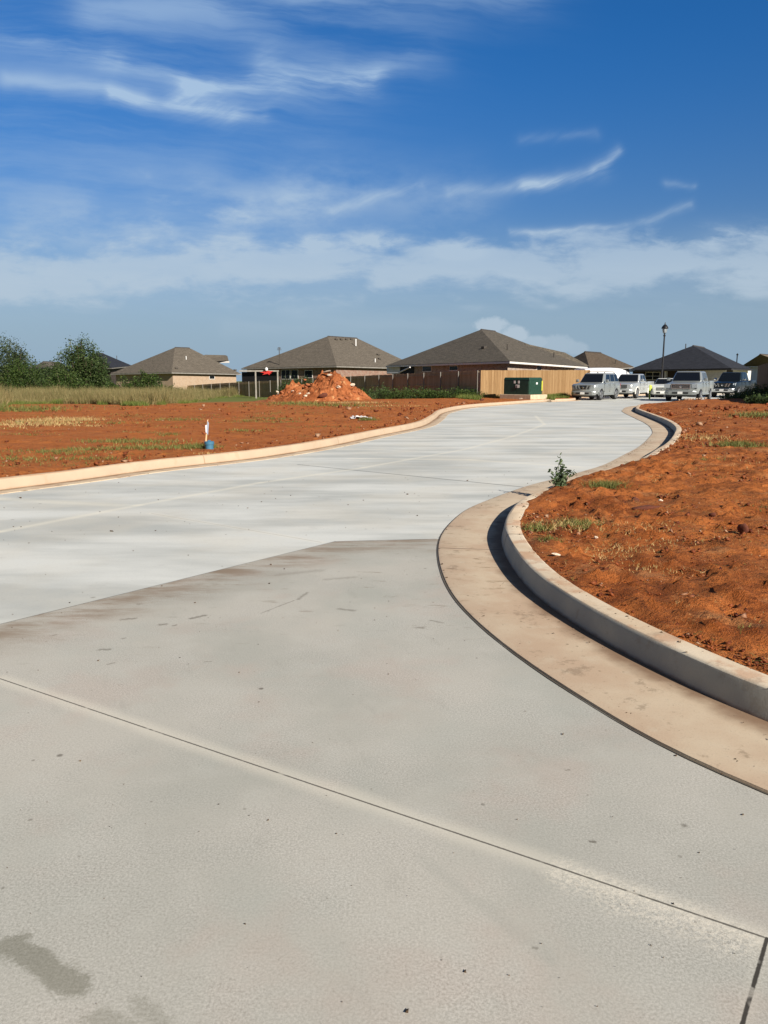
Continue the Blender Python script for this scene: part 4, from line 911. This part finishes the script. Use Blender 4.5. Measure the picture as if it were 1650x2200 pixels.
B('bright green bush with a taller sprig in front of the tan-walled house', 322, 64, 2.8, 2.75, M_leafG, nshoot=46, per=170, ls=.14)
B('rounded green bush left of the taller sprig bush', 275, 64, 3.8, 2.1, M_leafG, nshoot=46, per=170, ls=.14)
B('thin low green bush beside the start of the grey fence', 372, 66, 2.2, 1.7, M_leafG, nshoot=22, per=90, ls=.12)
T('small dark treetop showing over the left slope of the black roof', 1400, 110, 3.2, 4.6, M_leafD, nshoot=30, per=90, ls=.22, base=-.6)
B('green bush growing against the left side of the dirt pile', 640, 57, 2.9, 2.0, M_leafD, nshoot=36, per=140, ls=.12)
GW = 'dark green weeds along the foot of the grey fence'
for (px_, d_, w_, h_), lb_ in zip(((775, 60, 3, .9), (815, 58, 3.2, 1.15), (850, 57, 2.6, .9), (885, 55.5, 3.2, .95), (925, 54.5, 2.4, .6), (962, 53.5, 2.8, .85), (1005, 52, 2.2, .65)), ('weed clump beside the right foot of the dirt pile, first along the grey fence', 'tallest dark weed clump along the grey fence, just right of the dirt pile', 'weed clump just right of the tallest dark one along the grey fence', 'broad weed clump in the middle of the row along the grey fence', 'low weed clump in a gap of the row along the grey fence', 'weed clump at the grey fence, last but one before the tan fence', 'small weed clump where the grey fence meets the tan fence')):
    B(lb_, px_, d_, w_, h_, M_leafG if d_ != 58 else M_leafD, nshoot=26, per=70, ls=.10, trunk=False, group=GW)
GWR = 'weeds in front of the dark fence at the right edge'
for (px_, d_, w_, h_), lb_ in zip(((1572, 46, 2.2, .35), (1598, 44, 2.0, .55), (1616, 41, 2.2, .75), (1642, 39, 2.4, .95), (1632, 35, 1.6, .4), (1660, 34, 1.8, .45)), ('low dark weed clump nearest the charcoal pickup truck', 'lighter green weed clump between the charcoal pickup and the dark brown fence', 'dark weed clump hiding the far end of the dark brown fence', 'tallest dark weed clump against the dark brown fence', 'low weed clump in front of the tallest one by the dark brown fence', 'weed clump cut by the right edge, nearest of those by the dark fence')):
    B(lb_, px_, d_, w_, h_, M_leafD if px_ != 1590 else M_leafG, nshoot=28, per=80, ls=.09, trunk=False, group=GWR)

# weed on the kerb: toothed upright plant
wx, wy = G(1203, 1046, .17); wp = tag(empty('weed_plant', (wx, wy, .15)), 'upright leafy grey-green weed growing over the kerb', 'weed')
M_weed = leaf_mat(lin(74, 92, 62), lin(104, 120, 86), lin(140, 150, 116)); P = []; tm = MB()
for k in range(15):
    an = rng.uniform(0, 6.28); rr = rng.uniform(.02, .17); h_ = rng.uniform(.1, .24) if k > 2 else (.40, .33, .30)[k]; rr = rr if k > 2 else .03; tip = np.array([math.cos(an) * rr + (.02 if k == 0 else 0), math.sin(an) * rr, h_])
    tt = rng.uniform(.1, 1, 26 if k > 2 else 44)[:, None]; P.append(tip * tt + rng.normal(size=(len(tt), 3)) * .016); tm.tube([(0, 0, 0), tuple(tip * .5 + [0, 0, .01]), tuple(tip)], [.005, .004, .002], 5)
Vc, Fc = cards(np.concatenate(P), .052, .1); bulk('foliage', Vc, Fc, M_weed, wp); tm.build('stem', M_leafG, wp)

def blades(P, H_, wd, lean=.3):
    n = len(P); an = rng.uniform(0, 6.283, n); d = np.stack([np.cos(an), np.sin(an), 0 * an], 1); ln = rng.normal(0, lean, (n, 2)) * H_[:, None]; top = P + np.stack([ln[:, 0], ln[:, 1], H_], 1)
    w2 = (d * wd[:, None]); return np.stack([P - w2, P + w2, top], 1).reshape(-1, 3), np.arange(3 * n).reshape(n, 3)
# tall dry grass of the far left field, greener along its ragged front edge
ge = [GT(min(max(p[0], -200), 1000), p[1]) for p in GRASS_EDGE[1:]]
gx = np.array([p[0] / p[1] for p in ge]); gy = np.array([p[1] for p in ge])
def field(n, ratio_lo, ratio_hi, depth, e0=0.):
    r = rng.uniform(ratio_lo, ratio_hi, n); e = np.interp(r, gx, gy) + fbm(r * 40, r * 0, 1.0, 3, 3) * 2.4 + e0
    y = e + depth * rng.uniform(0, 1, n) ** 1.3; return r * y, y
x, y = field(190000, -.62, -.12, 36); k = fbm(x, y, 3.2, 3, 9) > -.16; x, y = x[k], y[k]
P = np.stack([x, y, base_z(x, y) - .02], 1); H_ = (.55 + .75 * np.clip(fbm(x, y, 4, 3, 13) + .55, .1, 1)) * rng.uniform(.6, 1.15, len(x)) * np.clip((y - np.interp(x / y, gx, gy)) / 5 + .35, .25, 1)
Vg, Fg = blades(P, H_, rng.uniform(.009, .018, len(x)), .22); gr = tag(bulk('dry_grass', Vg, Fg, M_grassT), kind='stuff')
x, y = field(26000, -.62, -.13, 3.0, -1.2); k = fbm(x, y, 1.8, 3, 19) > .02; x, y = x[k], y[k]
x2, y2 = field(42000, -.13, .22, 9, -.8); k = fbm(x2, y2, 1.4, 3, 23) > -.05; k &= ~((abs(x2 - 8.2) < 2.2) & (y2 < 51.8)); x, y = np.concatenate([x, x2[k]]), np.concatenate([y, y2[k]])
# verge by the suv and beyond
x3 = rng.uniform(10.2, 13, 9000); y3 = rng.uniform(51, 57, 9000); k = x3 < xat(KL, y3) - .4; x, y = np.concatenate([x, x3[k]]), np.concatenate([y, y3[k]])
x4 = rng.uniform(20, 34, 22000); y4 = rng.uniform(30, 46, 22000); k = (y4 > 50.5 - x4 * .62 + fbm(x4, y4, 2, 3, 4) * 4) & (x4 > xat(KR, y4) + 3) & (fbm(x4, y4, .9, 3, 8) > -.1); x, y = np.concatenate([x, x4[k]]), np.concatenate([y, y4[k]])
P = np.stack([x, y, base_z(x, y) - .02], 1); H_ = rng.uniform(.06, .3, len(x)) * (1 + np.clip(fbm(x, y, 1.2, 2, 6), -.4, .6))
Vg, Fg = blades(P, H_, rng.uniform(.010, .02, len(x)), .4); tag(bulk('green_grass', Vg, Fg, M_grassG), kind='stuff')
# turf tufts scattered on the bare soil (pixel, rx, ry in m, count, height)
M_tuft = leaf_mat(lin(88, 100, 48), lin(124, 124, 66), lin(170, 156, 98)); M_straw = leaf_mat(lin(176, 150, 96), lin(200, 172, 118), lin(150, 130, 76))
TU = [((1300, 1050), .2, .2, 1800, .085, 0), ((1245, 1128), .22, .2, 380, .05, 0), ((1150, 1135), .14, .14, 260, .05, 0), ((1195, 1130), .2, .2, 260, .05, 1), ((1330, 1130), .5, .3, 320, .03, 1), ((1400, 990), .55, .3, 500, .05, 0), ((1350, 1000), .35, .25, 360, .06, 0), ((1365, 1003), .2, .3, 220, .06, 0), ((1450, 998), .4, .3, 260, .05, 1),
      ((1590, 958), .4, .5, 800, .09, 0), ((1530, 990), .3, .3, 200, .05, 0), ((1500, 940), .8, .9, 420, .05, 1), ((1640, 893), .9, 1.2, 700, .12, 0), ((1420, 1030), .45, .3, 200, .045, 1), ((1600, 1365), .06, .06, 60, .05, 0), ((1400, 1215), .3, .3, 150, .02, 1), ((1590, 1260), .06, .06, 80, .04, 0),
      ((270, 950), 1., .4, 900, .07, 0), ((340, 962), 1., .35, 700, .06, 0), ((130, 972), 1.1, .35, 800, .06, 0), ((205, 965), .6, .3, 300, .05, 0), ((365, 936), .25, .2, 260, .07, 0), ((80, 912), 1.3, 1.4, 700, .08, 1), ((120, 903), 1.2, 1.2, 600, .10, 1), ((100, 908), 1.6, .9, 260, .07, 0), ((45, 905), .7, .8, 200, .06, 1), ((150, 903), 1., .6, 300, .08, 1), ((190, 915), .6, .4, 120, .05, 1), ((210, 985), .6, .2, 160, .05, 0), ((60, 985), .8, .3, 200, .05, 0), ((300, 930), .7, .4, 160, .05, 0), ((520, 925), .5, .3, 140, .05, 0), ((60, 935), .8, .4, 160, .05, 0), ((1560, 1030), .3, .25, 90, .035, 0), ((1610, 1090), .25, .2, 70, .03, 0), ((1480, 1010), .3, .2, 120, .04, 0), ((1350, 1180), .4, .2, 160, .025, 1), ((1290, 1200), .3, .2, 140, .02, 1), ((1560, 1330), .3, .2, 90, .02, 1), ((1470, 1160), .5, .3, 160, .025, 1), ((1600, 1000), .6, .4, 160, .04, 1), ((1180, 1160), .1, .1, 120, .035, 0), ((1250, 1250), .2, .15, 60, .025, 0), ((385, 902), 1., .6, 300, .08, 0), ((425, 960), .35, .18, 400, .08, 0), ((480, 975), .5, .2, 200, .04, 1),
      ((255, 908), .8, .5, 140, .06, 0), ((560, 900), .9, .5, 280, .07, 0), ((600, 909), 1.2, .5, 320, .06, 0), ((660, 918), 1.2, .4, 260, .05, 0), ((700, 872), 2.2, 1.0, 600, .12, 0), ((640, 868), 1.6, .9, 500, .14, 0), ((600, 862), 1.2, 1., 400, .16, 0), ((760, 866), 2., 1., 420, .1, 1), ((850, 873), 2., .7, 260, .07, 1), ((20, 882), 2.4, 1.3, 1000, .22, 0), ((790, 902), .3, .2, 240, .09, 0), ((820, 868), 1.4, .8, 200, .06, 0)]
for mt, nm in ((0, 'grass_tufts'), (1, 'straw_tufts')):
    Vs, Fs = [], []; off = 0
    for (px_, py_), rx_, ry_, n_, h_, kind in TU:
        if kind != mt: continue
        c = GT(px_, py_); xx = c[0] + rng.normal(0, rx_ * .55, n_); yy_ = c[1] + rng.normal(0, ry_ * .55, n_); far = math.hypot(c[0], c[1])
        kk = (xx > xat(KR, yy_) + .17) | (xx < xat(KL, yy_) - .17); xx, yy_ = xx[kk], yy_[kk]; n2 = len(xx)
        P = np.stack([xx, yy_, base_z(xx, yy_) - .01], 1); Vg, Fg = blades(P, h_ * rng.uniform(.5, 1.5, n2), rng.uniform(.6, 1.3, n2) * (.0022 + .00036 * far), .5); Vs.append(Vg); Fs.append(Fg + off); off += len(Vg)
    if mt == 0:
        nc = 170; cy = rng.uniform(11, 46, nc); cx = xat(KL, cy) - .5 - rng.uniform(0, 1, nc) ** 1.2 * cy * .55; kk = fbm(cx, cy * 2, 5, 3, 88) > .0; cx, cy = cx[kk], cy[kk]
        xx = np.repeat(cx, 45) + rng.normal(0, .34, len(cx) * 45); yy_ = np.repeat(cy, 45) + rng.normal(0, .22, len(cx) * 45); kk = xx < xat(KL, yy_) - .2; xx, yy_ = xx[kk], yy_[kk]
        P = np.stack([xx, yy_, base_z(xx, yy_) - .01], 1); Vg, Fg = blades(P, rng.uniform(.015, .07, len(xx)), (.003 + .0003 * yy_) * rng.uniform(.6, 1.3, len(xx)), .8); Vs.append(Vg); Fs.append(Fg + off); off += len(Vg)
    # sparse bits everywhere on the right soil
    n_ = 9000; yy_ = 3 + 26 * rng.uniform(0, 1, n_) ** 1.7; xx = xat(KR, yy_) + .2 + rng.uniform(0, 1, n_) * (2 + yy_ * .5); kk = fbm(xx, yy_, .9, 3, 55 + mt) > .06; xx, yy_ = xx[kk], yy_[kk]
    P = np.stack([xx, yy_, base_z(xx, yy_) + .012], 1); Vg, Fg = blades(P, rng.uniform(.004, .018, len(xx)), rng.uniform(.0014, .003, len(xx)) * (1 + yy_ * .1), 3.0); Vs.append(Vg); Fs.append(Fg + off)
    tag(bulk(nm, np.concatenate(Vs), np.concatenate(Fs), (M_tuft, M_straw)[mt]), kind='stuff')

# ------------------------------------------------------------------ dirt pile, rocks, clods
def lump(r, seed, sub=3, rough=.35, flat=.6):
    bm = bmesh.new(); bmesh.ops.create_icosphere(bm, subdivisions=sub, radius=1); rr = random.Random(seed); o = Vector((rr.uniform(-50, 50),) * 3)
    from mathutils import noise
    for v_ in bm.verts:
        n1 = noise.noise(v_.co * 1.1 + o); n2 = noise.noise(v_.co * 2.9 + o); f = 1 + rough * (n1 + .5 * n2); v_.co = v_.co * f * r; v_.co.z *= flat
    me = bpy.data.meshes.new('rock'); bm.to_mesh(me); bm.free(); return me
pl = Vector((at(693, 855, 52).x, 52.5, .05)); n = 150; gxx, gyy = np.meshgrid(np.linspace(-4.6, 4.6, n), np.linspace(-3.4, 3.4, n), indexing='xy')
rk = np.hypot(gxx / 3.45, gyy / 2.6); hgt = 1.75 * np.clip(1 - rk, 0, 1) ** .85 * np.clip(1.05 + .25 * np.sin(gxx * 1.2), .7, 1.4)
hgt = np.maximum(hgt, .95 * np.clip(1 - np.hypot((gxx + 2.0) / 2.0, gyy / 1.8), 0, 1)); hgt = hgt + fbm(gxx, gyy, 1.0, 4, 91, .6) * .55 * np.clip(hgt * 1.6, 0, 1) + np.abs(fbm(gxx, gyy, .3, 4, 92, .6)) * .34 * np.clip(hgt * 2, 0, 1) - .12
idx = np.arange(n * n).reshape(n, n); Fp = np.stack([idx[:-1, :-1], idx[:-1, 1:], idx[1:, 1:], idx[1:, :-1]], -1).reshape(-1, 4)
def pile_nodes(g, ob, uvv):
    a = g.noise(ob, 1.1, 5, .65); b = g.noise(ob, 5, 5, .7)
    col = g.mix(g.ss(a, .36, .64), lin(140, 80, 46), lin(172, 106, 66)); col = g.mix(g.ss(b, .5, .66) * .7, col, lin(96, 48, 26)); col = g.mix(g.ss(g.noise(ob, 2.3, 3), .6, .7) * .6, col, lin(204, 160, 112)); return col, b
M_pile = mat('heaped red soil', pile_nodes, rough=.95, bstr=.9, bdist=.15, spec=.1)
pile = bulk('dirt_pile', np.stack([gxx, gyy, hgt], -1).reshape(-1, 3), Fp, M_pile); pile.location = pl; pile.data.shade_smooth(); tag(pile, 'heap of red dirt and rubble in front of the middle house', 'dirt pile')
def pile_z(x, y): i = int(np.clip((x + 4.6) / 9.2 * (n - 1), 0, n - 1)); j = int(np.clip((y + 3.4) / 6.8 * (n - 1), 0, n - 1)); return float(hgt[j, i])
M_rockP = rep(lin(196, 176, 150), lin(214, 200, 180), 4., .9, bdist=.05); M_clod = rep(lin(132, 76, 44), lin(166, 100, 62), 4., .95); M_clodd = rep(lin(78, 40, 26), lin(104, 54, 34), 9., .95); M_stone = rep(lin(150, 130, 112), lin(190, 172, 150), 9., .9)
meshes = [lump(1, 100 + k, 2, .5, .7) for k in range(6)]
def rock(name, cat, label, loc, s, mt, group=None, k=0, rz=0):
    me = meshes[k % 6]; o = bpy.data.objects.new(name, me.copy() if not me.materials or me.materials[0] != mt else me); C.objects.link(o); o.data.materials.clear(); o.data.materials.append(mt); o.location = loc
    o.scale = s if isinstance(s, tuple) else (s, s * .8, s * .75); o.rotation_euler = (random.uniform(-.3, .3), random.uniform(-.3, .3), rz or random.uniform(0, 6)); (o.data.shade_smooth() if 'clod' in name else o.data.shade_flat()); return tag(o, label, cat, group)
def on_pile(px, py):                              # first meeting of the pixel's ray with the heap
    v_ = ray(px, py); p = None
    for t in np.linspace(46, 58, 400):
        q = O + v_ * t / v_[1]; lx, ly = q[0] - pl.x, q[1] - pl.y
        if abs(lx) < 4.6 and abs(ly) < 3.4 and q[2] - pl.z < pile_z(lx, ly): return Vector(q)
    return Vector(O + v_ * 52 / v_[1])
rock('concrete_chunk', 'rubble', 'pale slab of broken concrete leaning at the top of the dirt pile', on_pile(703, 799), (.34, .18, .1), M_rockP, k=1, rz=2.5)
rock('concrete_chunk', 'rubble', 'small pale rubble piece just below the top slab of the pile', on_pile(710, 806), (.2, .14, .12), M_rockP, k=2)
rock('concrete_chunk', 'rubble', 'white rubble chunk high on the right flank of the pile', on_pile(757, 827), (.26, .18, .16), M_rockP, k=3)
rock('concrete_chunk', 'rubble', 'grey-white rubble chunk midway down the right half of the pile', on_pile(727, 832), (.24, .16, .14), M_rockP, k=4)
for k, (px_, py_) in enumerate(((645, 846), (656, 851), (662, 846), (596, 842), (630, 841))): rock('concrete_chunk', 'rubble', 'small pale rubble stone near the left foot of the pile', on_pile(px_, py_), random.uniform(.12, .17), M_rockP, 'small pale stones at the left foot of the pile', k)
for k in range(26):
    px_ = random.uniform(600, 780); py_ = random.uniform(842, 860) if not 650 < px_ < 740 else random.uniform(815, 858)
    rock('dirt_clod', 'dirt clod', 'red clod of earth lying on the slope of the dirt pile', on_pile(px_, py_), random.uniform(.07, .2), M_clod, 'red clods on the dirt pile', k)
rock('dirt_clod', 'dirt clod', 'large dark hollow-looking clod low in the middle of the pile', on_pile(694, 850), (.35, .25, .25), M_clodd, k=3)
c = GT(1596, 1143); rock('dirt_clod', 'dirt clod', 'dark brown clod standing up from the soil right of the kerb', (c[0], c[1], c[2] + .03), (.05, .04, .065), M_clodd, k=2)
c = GT(1393, 1093); rock('dirt_clod', 'dirt clod', 'flat dark clod beside a grey stone in the right soil', (c[0], c[1], c[2] + .005), (.16, .05, .05), M_clodd, k=4, rz=.1)
c = GT(1365, 1076); rock('dirt_clod', 'dirt clod', 'small dark clod behind the flat one', (c[0], c[1], c[2] + .01), (.05, .04, .04), M_clodd, k=1)
c = GT(1530, 1108); rock('dirt_clod', 'dirt clod', 'small dark clod left of the standing one', (c[0], c[1], c[2] + .01), (.04, .03, .03), M_clodd, k=5)
for px_, py_, s_, lb in ((1275, 1066, .02, 'white pebble just below the bright green grass tuft'), (1540, 1055, .016, 'pale pebble far out in the right soil'), (1419, 1077, .025, 'grey stone at the right end of the flat dark clod'), (1280, 1157, .02, 'light grey stone in the strewn straw near the kerb bend')):
    c = GT(px_, py_); rock('stone', 'stone', lb, (c[0], c[1], c[2] + .01), s_, M_rockP, k=int(px_))
c = GT(1195, 1194); rock('stone', 'stone', 'flat pale chip lying at the back edge of the kerb', (c[0], c[1], c[2] + .01), (.045, .02, .015), M_rockP, k=1, rz=.7)
# rubble stones on the crest of the right mound in front of the boxy truck
for k, (px_, py_) in enumerate(((1459, 858), (1472, 857), (1478, 855), (1483, 860), (1490, 853), (1497, 851), (1508, 851), (1516, 850), (1503, 854))):
    c = at(px_, py_, 41.5); rock('stone', 'stone', 'tan stone on the crest of the mound before the boxy truck', (c.x, c.y, float(base_z(np.array(c.x), np.array(c.y))) + .06), random.uniform(.06, .12), M_stone, 'tan stones on the mound crest', k)
# scattered small gravel and crumbs, uncountable
Vs, Fs = [], []; tet = np.array([[1, 1, 1], [1, -1, -1], [-1, 1, -1], [-1, -1, 1]]) * .6; tf = np.array([[0, 1, 2], [0, 3, 1], [0, 2, 3], [1, 3, 2]])
n_ = 26000; yy_ = 2.9 + 30 * rng.uniform(0, 1, n_) ** 2.4; xx = xat(KR, yy_) + .17 + rng.uniform(0, 1, n_) ** 1.2 * (1.5 + yy_ * .7); kk = (fbm(xx, yy_, .5, 3, 66) > -.05); xx, yy_ = xx[kk], yy_[kk]
n_ = 2500; y2 = 10 + 32 * rng.uniform(0, 1, n_) ** 1.5; x2 = xat(KL, y2) - .17 - rng.uniform(0, 1, n_) ** 1.6 * (1 + y2 * .5); xx, yy_ = np.concatenate([xx, x2]), np.concatenate([yy_, y2])
s_ = np.clip(rng.lognormal(0, .65, len(xx)), .2, 5) * (.0045 + .0007 * yy_); z_ = base_z(xx, yy_); e_ = np.minimum(np.abs(xx - xat(KR, yy_)), np.abs(xx - xat(KL, yy_))); z_ = np.maximum(z_, 0) + s_ * .3
J_ = rng.normal(0, .25, (len(xx), 4, 3)); Q = (tet[None] + J_) * s_[:, None, None] * np.array([1, 1, .7]) + np.stack([xx, yy_, z_], 1)[:, None, :]
M_crumb = leaf_mat(lin(110, 56, 32), lin(160, 90, 52), lin(196, 160, 128), 'soil crumbs')
tag(bulk('soil_crumbs', Q.reshape(-1, 3), (tf[None] + 4 * np.arange(len(xx))[:, None, None]).reshape(-1, 3), M_crumb), kind='stuff')

n_ = 420; yy_ = 1.6 + 11 * rng.uniform(0, 1, n_) ** 1.3; xx = rng.uniform(-.55, .5, n_) * yy_ * 1.05; kk = xx < xat(KR, yy_) - .05; xx, yy_ = xx[kk], yy_[kk]
y2 = 2.6 + 16 * rng.uniform(0, 1, 500) ** 1.4; x2 = xat(KR, y2) + np.where(rng.uniform(size=500) < .5, .15 - np.abs(rng.normal(0, .05, 500)), -.62 + np.abs(rng.normal(0, .05, 500))); x2 = np.where(rng.uniform(size=500) < .2, xat(KR, y2) - .06 - rng.uniform(0, .2, 500), x2)
z2 = np.where(x2 > xat(KR, y2), .151, .012); xx, yy_ = np.concatenate([xx, x2]), np.concatenate([yy_, y2]); zz_ = np.concatenate([np.full(len(xx) - 500, .002), z2])
s_ = rng.lognormal(0, .45, len(xx)) * (.0016 + .00045 * yy_); Q = (tet[None] + rng.normal(0, .25, (len(xx), 4, 3))) * s_[:, None, None] * np.array([1, 1, .5]) + np.stack([xx, yy_, zz_ + s_ * .2], 1)[:, None, :]
tag(bulk('grit', Q.reshape(-1, 3), (tf[None] + 4 * np.arange(len(xx))[:, None, None]).reshape(-1, 3), leaf_mat(lin(70, 58, 44), lin(112, 90, 68), lin(150, 130, 106), 'grit')), kind='stuff')

# ------------------------------------------------------------------ stake with ribbon and blue cap
c = GT(441, 961); stk = tag(empty('survey_stake', c), 'thin wooden survey stake with grey and white ribbon near the left kerb', 'stake')
M_lath = mat('lath wood', color=lin(222, 184, 140), rough=.8); M_rib = mat('grey ribbon', color=lin(150, 160, 176), rough=.5); M_ribw = mat('white ribbon', color=lin(225, 222, 226), rough=.5)
MB().hexa([(-.016, -.006, -.05), (.016, -.006, -.05), (.016, .006, -.05), (-.016, .006, -.05)], [(.06, -.006, .53), (.08, -.006, .55), (.08, .006, .55), (.06, .006, .53)]).build('lath', M_lath, stk)
MB().hexa([(.04, -.015, .27), (.064, -.015, .24), (.064, .01, .24), (.04, .01, .27)], [(.062, -.014, .52), (.09, -.014, .47), (.09, .01, .47), (.062, .01, .52)]).build('ribbon', M_rib, stk, bevel=.006)
MB().hexa([(.022, -.025, .29), (.040, -.025, .28), (.040, .0, .28), (.022, .0, .29)], [(.018, -.025, .43), (.050, -.025, .44), (.050, .0, .44), (.018, .0, .43)]).build('white_ribbon', M_ribw, stk, bevel=.006)
c = GT(450, 963); cp = tag(empty('pipe_cap', c), 'blue plastic pipe cap at the foot of the wooden stake', 'pipe cap'); M_blue = mat('blue plastic', color=lin(62, 112, 138), rough=.5)
MB().lathe([(.078, -.02), (.08, .07), (.092, .075), (.094, .125), (.086, .132), (.04, .135), (.01, .135)], n=20).build('cap', M_blue, cp, smooth=True); MB().box((0, 0, .145), (.05, .05, .025)).build('nut', M_blue, cp, bevel=.005)
c = GT(776, 899); db = tag(empty('plastic_sheet', c), 'crumpled white scrap lying on the dirt near the left kerb', 'litter')
n_ = 22; gu, gv = np.meshgrid(np.linspace(-.5, .5, n_), np.linspace(-.35, .35, n_)); zz = .05 + fbm(gu * 6, gv * 6, 1.3, 3, 71) * .13; xx_ = gu * .68 + fbm(gu * 5, gv * 5, 1, 2, 72) * .1; idx = np.arange(n_ * n_).reshape(n_, n_)
sh = bulk('sheet', np.stack([xx_, gv, zz], -1).reshape(-1, 3), np.stack([idx[:-1, :-1], idx[:-1, 1:], idx[1:, 1:], idx[1:, :-1]], -1).reshape(-1, 4), mat('white sheet', color=lin(214, 210, 206), rough=.6), db)
sm_ = sh.modifiers.new('thickness', 'SOLIDIFY'); sm_.thickness = .012
# dark object on the verge behind the left kerb and tiny pebbles on the pavement
c = GT(1036, 861); rock('stone', 'stone', 'dark lump on the verge between the transformer and the left kerb', (c[0], c[1], c[2] + .05), (.16, .12, .09), M_clodd, k=3)
c = GT(1119, 858); rock('stone', 'stone', 'pale lump in front of the transformer pad', (c[0], c[1], c[2] + .04), (.12, .1, .07), M_rockP, k=4)
